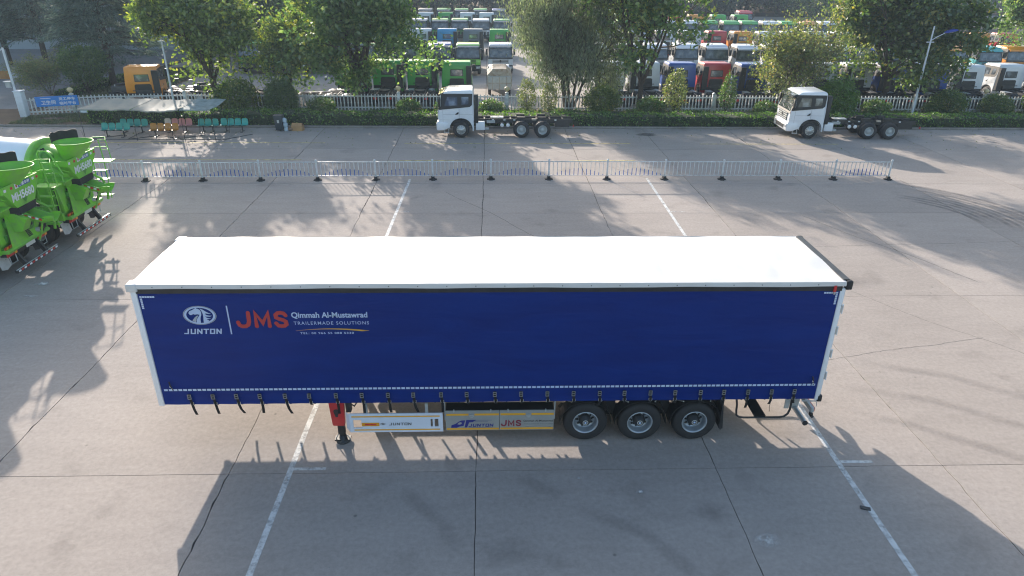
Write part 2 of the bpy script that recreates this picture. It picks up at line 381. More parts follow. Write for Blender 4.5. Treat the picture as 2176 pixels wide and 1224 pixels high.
def jx(i, j, n=40): return wob(1000+i*17+j, n, 0.035) + .006*np.random.default_rng(i*7+j).normal(size=n)
def jy(i, j, n=24): return wob(5000+i*13+j*31, n, 0.010)
for j in range(len(ys_j)-1):
    for i in range(len(xs_j)-1):
        x0, x1, y0, y1 = xs_j[i], xs_j[i+1], ys_j[j], ys_j[j+1]
        if x1 < -40 or x0 > 62: continue
        gx = 0.005 if y0 < 16 else 0.010; gy = 0.008 if y0 < 16 else 0.014
        wide = 0.006 if (i+j) % 3 else 0.0
        near = y0 < 25
        n = 40 if near else 6; k = 24 if near else 4
        L_ = jx(i, j, n); R_ = jx(i+1, j, n); B_ = jy(i, j, k); T_ = jy(i, j+1, k)
        ty = np.linspace(y0+gy, y1-gy, n); tx = np.linspace(x0+gx, x1-gx, k)
        rr = np.random.default_rng(i*91+j); chip = np.where(rr.random(n) < 0.12, rr.random(n)*0.03, 0)
        pts = [(tx[a], y0+gy+B_[a]) for a in range(k)] + [(x1-gx-wide-chip[a]+R_[a], ty[a]) for a in range(1, n)] \
            + [(tx[a], y1-gy+T_[a]) for a in range(k-2, 0, -1)] + [(x0+gx+wide+L_[a], ty[a]) for a in range(n-1, 0, -1)]
        b = MB(); b.prism([(p[0]-x0, p[1]-y0) for p in pts], 'xy', -0.027, 0.0, 'yard_concrete')
        # tiny settlement differences between slabs
        o = b.build('slab', pav); o.location = (x0, y0, 0.0)
lot = sheet('lot_pavement', -27, 110, 39.6, 190, -0.03, 'joint_dirt')
lb = MB(); lb.box(0.02, 5.53, 0.03, 5.97, -0.027, 0.0, 'lot_concrete'); lot_slab = lb.mesh('slab')
for j in range(17):
    for i in range(20):
        x = -26.0+5.55*i
        if x > 72+j*2 or (j > 11 and x < -16): continue
        o = link('slab', lot_slab, lot); o.location = (x, 39.62+6*j, 0)
side_road = sheet('side_road', -120, -27.6, 30, 190, 0.004, 'road_grey')
# raised verge behind the kerb, with earth and thin grass
verge = sheet('verge', -60, 60, 34.2, 39.55, 0.10, 'soil', nx=60, ny=4)
kb = MB(); kb.box(0.004, 0.993, 0, 0.15, -0.03, 0.13, 'kerb_stone'); kerb_me = kb.mesh('kerb_stone', bev=0.015, seg=1)
kerb = tag(bpy.data.objects.new('kerb', None), kind='structure'); C.objects.link(kerb); kerb.location = (-45, 34.04, 0)
for i in range(100):
    o = link('kerb_stone', kerb_me, kerb); o.location = (i*1.0, 0, 0)

def strip(b, pts, width, z, m, seg=0.5):
    """flat strip of constant width following a polyline"""
    P = [Vector((p[0], p[1], 0)) for p in pts]; Q = []
    for a, c in zip(P[:-1], P[1:]):
        k = max(1, int((c-a).length/seg)); Q += [a.lerp(c, i/k) for i in range(k)]
    Q.append(P[-1]); vs = []
    for i, p in enumerate(Q):
        d = (Q[min(i+1, len(Q)-1)]-Q[max(i-1, 0)]).normalized(); n = Vector((-d.y, d.x, 0))
        vs += [(p.x+n.x*width/2, p.y+n.y*width/2, z), (p.x-n.x*width/2, p.y-n.y*width/2, z)]
    return b.add(vs, [(2*i, 2*i+1, 2*i+3, 2*i+2) for i in range(len(Q)-1)], m)
def soft_strip(name, pts, width, m, z, cross=7):
    """strip whose wear fades out towards both edges and both ends"""
    b = MB(); P = [Vector((p[0], p[1], 0)) for p in pts]; Q = []
    for a, c in zip(P[:-1], P[1:]):
        k = max(1, int((c-a).length/.2)); Q += [a.lerp(c, i/k) for i in range(k)]
    Q.append(P[-1]); vs = []; fd = []; N = len(Q)
    for i, p in enumerate(Q):
        d = (Q[min(i+2, N-1)]-Q[max(i-2, 0)]).normalized(); n = Vector((-d.y, d.x, 0)); e = min(1, 5*min(i, N-1-i)/N)
        for k in range(cross):
            u = 2*k/(cross-1)-1; vs.append((p.x+n.x*width/2*u, p.y+n.y*width/2*u, z)); fd.append((1-u*u)*e)
    b.add(vs, [(i*cross+k, i*cross+k+1, (i+1)*cross+k+1, (i+1)*cross+k) for i in range(N-1) for k in range(cross-1)], m)
    o = b.build(name, pav); at = o.data.attributes.new('fade', 'FLOAT', 'POINT'); at.data.foreach_set('value', fd); return o
def marking(name, strips, m, z=0.004):
    b = MB()
    for pts, wd in strips: strip(b, pts, wd, z, m)
    return tag(b.build(name, pav))
marking('parking_line', [([(3.05, -9), (3.08, 0.75), (3.41, 21.9)], 0.13)], 'white_line')
marking('parking_line', [([(15.66, -9), (15.73, 0.06), (16.02, 22.1)], 0.13)], 'white_line')
marking('line_tick', [([(3.14, -0.86), (3.86, -0.86)], 0.09)], 'white_line')
marking('line_tick', [([(15.8, -0.83), (16.55, -0.85)], 0.09)], 'white_line')
marking('line_tick', [([(16.05, 16.75), (16.7, 16.72)], 0.09)], 'white_line_faint')
marking('line_tick', [([(3.45, 16.75), (3.95, 16.75)], 0.09)], 'white_line_faint')
for x0, x1 in ((-30, -2.7), (2.25, 9.5), (10.2, 16.57), (21, 30)):
    marking('lane_line', [([(x0, 29.72), (x1, 29.78)], 0.13)], 'yellow_line')
for x0, x1 in ((-30, -3.2), (2.3, 6.2), (12.2, 16.1)):
    marking('lane_line', [([(x0, 25.6), (x1, 25.74)], 0.13)], 'yellow_line')
# tyre scrub marks, each a sheet of worn rubber on the concrete
def arc_pts(cx, cy_, r, a0, a1, n=24): return [(cx+r*cos(R(a0+(a1-a0)*i/n)), cy_+r*sin(R(a0+(a1-a0)*i/n))) for i in range(n+1)]
for k in range(9):
    r = 3.5+k*0.36; a0 = 30+random.uniform(-14, 10)
    soft_strip('tyre_mark', arc_pts(26.3, 15.4, r, a0-34, a0+36), 0.34+random.uniform(-.05, .12), 'scrub_mark', 0.004+0.0006*k)
for pts in ([(17.0, 2.3), (19.4, 1.6), (22.5, -0.6), (25, -3)], [(18.2, 3.6), (20.6, 2.7), (23.5, 0.6)], [(16.6, 1.3), (18.3, .5), (20.6, -1.1), (23, -4)], [(5.6, -1.5), (6.6, -2.6), (7.0, -3.4)], [(9.3, -2.1), (10.8, -3.0), (11.7, -4.3)], [(8.2, -1.2), (9.2, -1.9)]):
    soft_strip('tyre_mark', pts, 0.42, 'rubber_mark', 0.0100+.0004*len(pts)+.0001*abs(pts[0][0]))
def blot(cx, cy_, rx, ry, m, seed, z=0.004):
    r = np.random.default_rng(seed); b = MB(); n = 28; ph = r.random(4)*6.28
    vs = [(cx, cy_, z)] + [(cx+rx*cos(a)*(1+.16*sin(3*a+ph[0])+.1*sin(5*a+ph[1])), cy_+ry*sin(a)*(1+.16*sin(2*a+ph[2])+.12*sin(4*a+ph[3])), z) for a in np.linspace(0, 2*pi, n, endpoint=False)]
    b.add(vs, [(0, i+1, (i+1) % n+1) for i in range(n)], m); o = b.build('stain', pav)
    at = o.data.attributes.new('fade', 'FLOAT', 'POINT'); at.data.foreach_set('value', [1.6]+[0.0]*n); return o
blot(18.1, 32.3, 0.75, 0.62, 'oil_stain', 1)
for k, (x, y, rx, ry) in enumerate([(7.9, -3.4, .9, .5), (12.3, -2.4, .5, .35), (0.2, 6.0, 1.1, .5), (20.5, 9, 1.6, .7)]):
    blot(x, y, rx, ry, 'rubber_mark', 20+k, 0.0145+.0003*k)
for k, (x, y, rx, ry) in enumerate([(10.9, -1.75, .11, .07), (4.55, -3.7, .03, .03), (13.2, -3.2, .3, .2), (9.6, -1.3, .06, .05), (-8.0, 8.1, .35, .08), (-8.2, 9.1, .3, .2)]):
    blot(x, y, rx, ry, 'pale_spill', 40+k, 0.018+.0003*k)
# hairline cracks wandering across the slabs
crk = random.Random(4)
for p, q, k in (((19.6, 9.3), (24.8, 2.2), 3), ((22.0, 16.2), (25.5, 9.0), 2), ((24.9, 2.2), (27.4, -4.5), 2), ((15.4, 3.2), (23.0, 4.9), 3), ((-2.8, 8.4), (-.3, 3.0), 2), ((1.75, 6.9), (2.9, 3.4), 1), ((18.4, 12.2), (30, 13.0), 2), ((5.4, 19.7), (10.4, 12.4), 2), ((28.6, 9.8), (33.5, 15.1), 2), ((11.6, 28.0), (16.2, 22.0), 2), ((-16, 33), (-9.5, 29), 2)):
    pts = []; n = 46
    for i in range(n+1):
        u = i/n; w_ = .10*sin(u*pi*k+p[0])*sin(pi*u)*2; pts.append((p[0]+(q[0]-p[0])*u+w_*.5+crk.uniform(-.02, .02), p[1]+(q[1]-p[1])*u+w_*.3+crk.uniform(-.02, .02)))
    marking('crack', [(pts, .014 if p[1] < 14 else .022)], 'crack_dirt', z=.0032)
gb = MB(); gb.box(-.10, .10, -.045, .045, 0, .02, 'dark_metal'); o = gb.build('rubber_pad'); o.location = (15.62, -2.35, 0.008); o.rotation_euler = (0, 0, -.35)
tag(o, 'small dark rubber block lying on the right white parking line', 'debris')

# ------------------------------------------------------------------ curtain-side trailer (x 0..15.46, near face y=0)
TL, TW, TH = 15.46, 2.70, 4.26
trailer = thing('curtainside_trailer', 'long semi-trailer with a blue side curtain and a white roof parked across the lines', 'trailer', (0, 0, 0))
T = trailer
def tp(b, name, **k): return b.build(name, T, **k)
# roof tarpaulin: slightly slack sheet with folds toward the rear
b = MB(); nx, ny = 80, 14
r1 = np.random.default_rng(3); foldx = r1.random(26); 
def roofz(x, y):
    e = min(y+.03, TW+.03-y)/1.4; z = TH + 0.035*(1-(1-min(1, e))**2)
    z += 0.004*sin(x*2.1+y*1.3) + 0.003*sin(x*5.3-y*2.2)
    if x > 10: z += 0.010*min(1, (x-10)/4)*(sin(x*3.1+y*4.2)+.6*sin(x*7.0-y*3.1+1))*min(1, e*2)
    z -= 0.012*(0.5+0.5*cos(2*pi*x/0.64))**6*min(1, e*3)
    return z
vs = []
for j in range(ny+1):
    for i in range(nx*2+1):
        x = 0.02+(TL-.1)*i/(nx*2); y = -0.02+(TW+.04)*j/ny; vs.append((x, y, roofz(x, y)))
W2 = nx*2+1
b.add(vs, [(j*W2+i, j*W2+i+1, (j+1)*W2+i+1, (j+1)*W2+i) for j in range(ny) for i in range(W2-1)], 'tarp_white', True)
tp(b, 'roof_tarpaulin')
for s, y in ((1, -0.032), (-1, TW+0.032)):   # valance hanging over the cant rail, slightly wavy
    b = MB(); n = 160; vs = []
    for i in range(n+1):
        x = 0.02+(TL-.1)*i/n; yy = y - s*0.006*sin(x*4.1)
        vs += [(x, y+s*.012, TH+.004), (x, yy, TH-.045), (x, yy, TH-.10+.006*sin(x*1.7))]
    b.add(vs, [(3*i+k, 3*i+3+k, 3*i+4+k, 3*i+1+k) for i in range(n) for k in (0, 1)], 'tarp_white', True); tp(b, 'roof_valance')
    b = MB(); b.box(0.12, TL-.14, min(y, y+s*.09)+s*.02, max(y, y+s*.09)+s*.02, TH-.215, TH-.012, 'black_steel'); tp(b, 'curtain_track')
    for i in range(24): b = MB(); b.cyl((.5+.62*i, y-s*.002, TH-.055), (.5+.62*i, y-s*.009, TH-.055), .012, n=8, m='grey_print'); tp(b, 'rivet')
    # moulded white corner cap at the front
    b = MB(); b.box(-.06, .17, min(y-s*.02, y+s*.25), max(y-s*.02, y+s*.25), TH-.17, TH+.012, 'tarp_white'); tp(b, 'corner_cap', bev=.025)
# curtains
for k, (y, s) in enumerate(((0.0, 1), (TW, -1))):
    b = MB(); NX, NZ = 250, 22; vs = []
    for j in range(NZ+1):
        for i in range(NX+1):
            x = .13+(TL-.30)*i/NX; z = 1.19+(TH-.2-1.19)*j/NZ; hz = (z-1.19)/2.87
            d = .006*sin(x*.9+hz*2)*sin(pi*hz) + .0035*sin(x*10.1)*(1-hz)**3 + .003*sin((x*.6+z*2.2)*3.0)*max(0, (x-11)/4)
            vs.append((x, y+s*(.012+d), z))
    N1 = NX+1
    b.add(vs, [(j*N1+i, j*N1+i+1, (j+1)*N1+i+1, (j+1)*N1+i) for j in range(NZ) for i in range(NX)], 'curtain_blue', True)
    c_ = tp(b, 'curtain')
    if k == 0: CUR = c_
# reflective tape squares on the near curtain (sub-part of it)
b = MB()
def tq(x0, x1, z0, z1, m, y=-.004): b.add([(x0, y, z0), (x1, y, z0), (x1, y, z1), (x0, y, z1)], [(0, 1, 2, 3)], m)
for i in range(140):
    x = .20+15.05*i/140; tq(x, x+.083, 1.575+.0, 1.627, 'tape_white', -.0075)
b.build('reflective_tape', CUR)
b = MB()
for i in range(6): tq(.17+i*.053, .17+i*.053+.046, 3.945, 3.985, 'tape_white')
for i in range(6): tq(.17, .215, 3.68+i*.043, 3.68+i*.043+.036, 'tape_white')
for i in range(6): tq(14.94+i*.053, 14.94+i*.053+.046, 3.975, 4.015, 'tape_white')
for i in range(6): tq(15.205, 15.25, 3.71+i*.043, 3.71+i*.043+.036, 'tape_white')
b.build('corner_tape', CUR)
# side print
def emblem(b, y, x0, z0, sx, sz, m_sil, m_dark=None):
    """oval ring with a horse head and streaming mane, in a 0..1 box"""
    def E(u, v): return (x0+u*sx, y, z0+v*sz)
    n = 48
    for ra, rb, mm in ((1.0, .955, 'silver_print'), (.935, .80, m_sil)):
        vs = []
        for i in range(n):
            t = 2*pi*i/n; vs += [E(.5+.5*ra*cos(t), .5+.5*ra*sin(t)), E(.5+.5*rb*cos(t), .5+.5*rb*sin(t))]
        b.add(vs, [(2*i, (2*i+2) % (2*n), (2*i+3) % (2*n), 2*i+1) for i in range(n)], mm)
    # the mirrored outlines below are in units of the oval (u right, v up)
    head = [(.175, .62), (.21, .72), (.30, .78), (.36, .83), (.42, .90), (.44, .86), (.49, .84), (.54, .77), (.56, .66), (.55, .52), (.52, .42), (.50, .30), (.49, .10), (.37, .12), (.38, .25), (.42, .36), (.47, .46), (.50, .53), (.44, .56), (.36, .54), (.31, .57), (.26, .52), (.21, .52)]
    chest = [(.25, .22), (.33, .38), (.40, .47), (.46, .50), (.41, .38), (.37, .26), (.35, .13), (.29, .17)]
    mane = [(.53, .86), (.62, .80), (.70, .70), (.77, .63), (.85, .58), (.76, .58), (.69, .60), (.66, .58), (.70, .52), (.78, .48), (.87, .48), (.80, .43), (.70, .43), (.66, .45), (.68, .39), (.75, .34), (.83, .33), (.74, .30), (.68, .29), (.76, .22), (.70, .14), (.58, .10), (.585, .25), (.60, .40), (.60, .58), (.575, .74)]
    for poly, mm in ((head, m_sil), (chest, 'silver_print'), (mane, m_sil)):
        b.add([E(*p) for p in poly], [tuple(range(len(poly)))], mm)
def letters(b, body, x0, x1, z0, z1, m, y, **k):
    vs, fs = text_mesh(body, x0, x1, z0, z1, m, y=y, **k); b.add(vs, fs, m)
def stroke_letter(b, segs, m, y, wd, fx):
    """blocky lettering from thick strokes; fx maps letter units to (x, z)"""
    for (a, c) in segs:
        A = Vector(a); B = Vector(c); d = (B-A).normalized(); n = Vector((-d.y, d.x))*wd/2; e = d*wd/2*.0
        q = [A+n-e, A-n-e, B-n+e, B+n+e]; b.add([(fx(p)[0], y, fx(p)[1]) for p in q], [(0, 1, 2, 3)], m)
def junton(b, x0, x1, z0, z1, m, y, slant=.18):
    """wide square-cut word JUNTON with a slant"""
    L = {'J': [((0, .11), (.72, .11)), ((.62, 0), (.62, 1))], 'U': [((.11, 0), (.11, 1)), ((0, .11), (.8, .11)), ((.7, 0), (.7, 1))],
         'N': [((.11, 0), (.11, 1)), ((.10, .94), (.72, .06)), ((.72, 0), (.72, 1))], 'T': [((0, .89), (.85, .89)), ((.42, 0), (.42, 1))],
         'O': [((.11, 0), (.11, 1)), ((0, .11), (.8, .11)), ((0, .89), (.8, .89)), ((.7, 0), (.7, 1))]}
    tot = 6*.98; k = 0
    for ch in 'JUNTON':
        def fx(p, k=k):
            u = (k*.98+p.x)/tot; return (x0+(x1-x0)*u + slant*(z1-z0)*(p.y-.5), z0+(z1-z0)*p.y)
        for i, sg in enumerate(L[ch]):
            stroke_letter(b, [sg], m, y-.0004*i, .22, fx)
        k += 1
PY = -.009
b = MB(); emblem(b, PY, 1.0, 3.29, .71, .46, 'pale_print'); b.build('horse_emblem', CUR)
b = MB(); junton(b, .95, 1.78, 3.06, 3.19, 'pale_print', PY); b.build('lettering', CUR)
b = MB(); tq(1.945, 1.975, 3.05, 3.75, 'pale_print', PY); b.build('divider_bar', CUR)
def fat_line(b, pts, wd, y, m, k0=0):
    """thick round-ended line in the xz plane; every piece a hair in front of the last"""
    P = [Vector(p) for p in pts]; off = []
    for i, p in enumerate(P):
        d0 = (P[i]-P[i-1]).normalized() if i else (P[1]-P[0]).normalized(); d1 = (P[i+1]-P[i]).normalized() if i < len(P)-1 else d0
        n0 = Vector((-d0.y, d0.x)); n1 = Vector((-d1.y, d1.x)); n = (n0+n1).normalized(); k = 1/max(.55, n.dot(n0)); off.append(n*k*wd/2)
    vs = []
    for p, n in zip(P, off): vs += [(p.x+n.x, y-k0, p.y+n.y), (p.x-n.x, y-k0, p.y-n.y)]
    b.add(vs, [(2*i, 2*i+1, 2*i+3, 2*i+2) for i in range(len(P)-1)], m)
    for j, p in enumerate((P[0], P[-1])):
        b.add([(p.x+wd/2*cos(t), y-k0-.0003*(j+1), p.y+wd/2*sin(t)) for t in np.linspace(0, 2*pi, 16, endpoint=False)], [tuple(range(16))], m)
def jms(b, x0, x1, z0, z1, m, y, wd):
    a = wd/2
    def F(L, ox, w_): return [(x0+(ox+p[0]*w_)*(x1-x0), z0+a+p[1]*(z1-z0-wd)) for p in L]
    J = [(0, .30), (.08, .10), (.30, 0), (.62, .0), (.86, .12), (.97, .36), (1, 1)]
    S_ = [(.95, .80), (.80, .95), (.55, 1), (.28, .97), (.08, .84), (.10, .64), (.35, .54), (.68, .46), (.92, .34), (.94, .14), (.74, .02), (.48, 0), (.22, .04), (.04, .22)]
    fat_line(b, F(J, .05, .21), wd, y, m); fat_line(b, F([(0, 0), (0, 1), (.5, .22), (1, 1), (1, 0)], .385, .24), wd, y, m, .0012); fat_line(b, F(S_, .745, .21), wd, y, m, .0024)
b = MB(); jms(b, 2.09, 3.25, 3.20, 3.62, 'red_print', PY, .088); b.build('lettering', CUR)
b = MB(); letters(b, 'Qimmah Al-Mustawrad', 3.31, 4.95, 3.42, 3.585, 'pale_print', PY, offset=.025); b.build('lettering', CUR)
b = MB(); letters(b, 'TRAILERMADE SOLUTIONS', 3.34, 4.97, 3.275, 3.355, 'pale_print', PY, spacing=1.25, offset=.004); b.build('lettering', CUR)
b = MB(); letters(b, 'TEL: 00 966 55 088 5330', 3.45, 4.62, 3.04, 3.09, 'pale_print', PY, spacing=1.2, offset=.02); b.build('lettering', CUR)
b = MB(); n = 20; vs = []
for i in range(n+1):
    u = i/n; z = 3.125+.055*sin(pi*min(1, u*1.02))**.8 if 0 < u < 1 else 3.125; th = .004+.034*max(0, min(u/.9, (1-u)/.1)) ; x = 3.36+1.6*u
    vs += [(x, PY, z+.0), (x, PY, z-th)]
b.add(vs, [(2*i, 2*i+1, 2*i+3, 2*i+2) for i in range(n)], 'gold_print'); b.build('swoosh', CUR)
# body frame
b = MB(); b.box(.03, .10, .02, TW-.02, 1.19, TH-.03, 'white_paint'); tp(b, 'front_wall')
for y0, y1 in ((-.012, .09), (TW-.09, TW+.012)):
    b = MB(); b.box(.0, .125, y0, y1, 1.17, TH-.10, 'white_paint'); tp(b, 'corner_post', bev=.01)
    b = MB(); b.box(TL-.17, TL-.07, y0, y1, 1.17, TH-.16, 'white_paint'); rp = tp(b, 'rear_post', bev=.01)
    for z in (1.75, 2.35, 2.95, 3.5):
        b = MB(); b.box(TL-.072, TL-.005, y0+.01 if y0 < 1 else y0+.02, y0+.05 if y0 < 1 else y1-.01, z, z+.17, 'steel'); b.cyl((TL-.012, y0+.02 if y0 < 1 else y1-.02, z-.03), (TL-.02, y0+.02 if y0 < 1 else y1-.02, z+.2), .014, n=6, m='white_paint')
        b.build('hinge', rp)
for y0, y1 in ((.03, 1.34), (1.36, TW-.03)):
    b = MB(); b.box(TL-.075, TL-.035, y0, y1, 1.25, TH-.2, 'white_paint'); d = tp(b, 'rear_door')
    b = MB(); b.cyl((TL-.01, (y0+y1)/2, 1.2), (TL-.01, (y0+y1)/2, TH-.2), .018, n=8, m='steel'); b.build('locking_bar', d)
b = MB(); b.box(TL-.12, TL+.015, .06, TW-.06, TH-.075, TH+.03, 'dark_metal'); b.cyl((TL+.02, .02, TH-.02), (TL+.02, TW-.02, TH-.02), .04, n=8, m='dark_metal'); tp(b, 'rear_header')
for y in (-.04, TW-.10):
    b = MB(); b.box(TL-.07, TL+.07, y, y+.14, TH-.19, TH+.02, 'black_rubber'); tp(b, 'corner_buffer', bev=.03)
    b = MB(); b.box(TL-.10, TL+.01, y+.02, y+.13, 1.12, 1.29, 'black_rubber'); tp(b, 'corner_buffer', bev=.02)
b = MB(); b.box(.13, TL-.18, .04, TW-.04, 1.20, 1.33, 'dark_metal'); tp(b, 'load_floor')
b = MB()
for y in (.04, TW-.1): b.box(.12, TL-.12, y, y+.06, 1.197, 1.30, 'white_paint')
tp(b, 'side_rail')
# red tie at the rear top of the curtain
b = MB(); b.box(15.12, 15.18, -.035, -.015, 4.02, 4.18, 'red_paint'); b.cyl((15.15, -.03, 3.97), (15.15, -.03, 4.03), .018, n=6, m='steel'); tp(b, 'release_strap')
for y in (.85, TW-.95):
    b = MB(); b.prism([(1.2, 1.02), (3.6, .95), (9.1, .95), (9.4, .80), (14.9, .80), (14.9, 1.195), (.4, 1.195), (.4, 1.05)], 'xz', y, y+.012, 'dark_metal')
    b.prism([(9.4, .78), (14.9, .78), (14.9, .80), (9.4, .80)], 'xz', y-.06, y+.08, 'dark_metal'); tp(b, 'chassis_beam')
b = MB()
for i in range(26): b.box(.7+.56*i, .74+.56*i, .12, TW-.12, 1.10, 1.195, 'dark_metal')
tp(b, 'cross_members')
# tension straps with over-centre buckles
sx = [.75, 1.28, 1.81, 2.34, 2.91, 3.46, 4.07, 4.66, 5.26, 5.84, 6.48, 7.07, 7.72, 8.33, 8.94, 9.55, 10.16, 10.74, 11.35, 11.93, 12.53, 13.08, 13.65, 14.21, 14.75]
tails = [.27, .25, .24, .24, .26, .02, .28, .27, .26, .26, .26, .05, .04, .03, .03, .04, .12, .04, .04, .06, .08, .15, .22, .12, .10]
for side in (0, 1):
    for x, tl in zip(sx, tails):
        s = 1 if side == 0 else -1; Y = (lambda d: -.012-d) if side == 0 else (lambda d: TW+.012+d)
        lean = random.uniform(-.02, .05) if x < 7 else random.uniform(-.05, .02)
        b = MB(); zz = [1.50, 1.44, 1.36, 1.26, 1.19, 1.19-tl*.5, 1.19-tl]; dd = [.006, .03, .022, .02, .012, .005, 0.0]
        cx = [x, x+.002, x+.01, x+.02, x+.025, x+.03+lean*.4, x+.04+lean*1.5]
        vs = []
        for z, d, c in zip(zz, dd, cx): vs += [(c-.031, Y(d), z), (c+.031, Y(d), z), (c-.031, Y(d+.004), z), (c+.031, Y(d+.004), z)]
        n = len(zz); fs = []
        for i in range(n-1):
            a = 4*i; fs += [(a, a+1, a+5, a+4), (a+2, a+6, a+7, a+3), (a, a+4, a+6, a+2), (a+1, a+3, a+7, a+5)]
        b.add(vs, fs, 'webbing'); st = tp(b, 'strap')
        b = MB()
        for q, (a0, a1, c0, c1) in enumerate(((-.042, .042, 1.485, 1.50), (-.042, .042, 1.43, 1.446), (-.042, .042, 1.372, 1.388), (-.042, -.029, 1.388, 1.485), (.029, .042, 1.388, 1.485))):
            ya, yb = sorted((Y(.034), Y(.046))); b.box(x+a0, x+a1, ya, yb, c0, c1, 'buckle_steel')
        ya, yb = sorted((Y(.031), Y(.0335))); b.box(x-.029, x+.029, ya, yb, 1.388, 1.485, 'webbing'); b.build('buckle', st)
        b = MB(); 
        for e in (-.034, .034): b.tube([(x+.02+e, Y(.006), 1.27), (x+.02+e*1.1, Y(.02), 1.235), (x+.02+e*.7, Y(.012), 1.20)], .007, 5, 'steel')
        b.build('hook', st)
# curtain end tensioners
for x in (.36, 15.12):
    b = MB(); b.tube([(x, -.02, 1.83), (x+.02, -.045, 1.74), (x+.05, -.03, 1.62)], .016, 6, 'black_rubber'); b.box(x+.005, x+.03, -.055, -.03, 1.70, 1.735, 'white_print'); b.box(x+.025, x+.05, -.05, -.025, 1.645, 1.665, 'white_print'); tp(b, 'tensioner')
# landing legs
for y, s in ((.10, 1), (TW-.22, -1)):
    lg = thing('landing_leg', None, None); lg.parent = T
    b = MB(); b.prism([(3.83, 1.15), (4.19, 1.15), (4.16, .49), (4.14, .47), (3.90, .47), (3.87, .49)], 'xz', y, y+.12, 'red_paint'); b.build('gearbox_housing', lg, bev=.012)
    b = MB(); vs = [(3.99+.055*cos(t)*(1+.3*sin(3*t)), y-.003*s if s > 0 else y+.123, .84+.14*sin(t)*(1+.2*cos(2*t))) for t in np.linspace(0, 2*pi, 16, endpoint=False)]
    b.add(vs, [tuple(range(16))], 'dark_metal'); b.build('sticker', lg)
    b = MB(); b.box(4.00, 4.12, y+.01, y+.11, .10, .60, 'black_steel'); b.box(3.975, 4.145, y+.02, y+.10, .22, .56, 'black_steel'); b.build('leg_tube', lg)
    b = MB(); b.lathe([(0, .0), (.0, .17), (.03, .17), (.05, .10), (.17, .08), (.17, 0)], (4.07, y+.06, .005), (0, 0, 1), 12, 'black_steel'); b.box(3.88, 4.25, y-.03, y+.15, .05, .09, 'black_steel')
    b.cyl((3.88, y+.02, .04), (3.98, y+.02, .22), .012, n=6, m='steel'); b.cyl((4.26, y+.02, .04), (4.18, y+.02, .2), .012, n=6, m='steel'); b.build('foot', lg)
b = MB(); b.cyl((4.06, .2, .95), (4.06, TW-.2, .95), .03, m='black_steel'); b.cyl((4.2, .5, .9), (5.1, .9, 1.15), .025, m='black_steel'); b.box(4.22, 4.34, .1, .25, .86, 1.15, 'black_steel'); b.tube([(4.3, .12, 1.14), (4.42, .15, 1.0), (4.52, .22, 1.15)], .02, 6, 'black_steel'); tp(b, 'leg_crossbar')
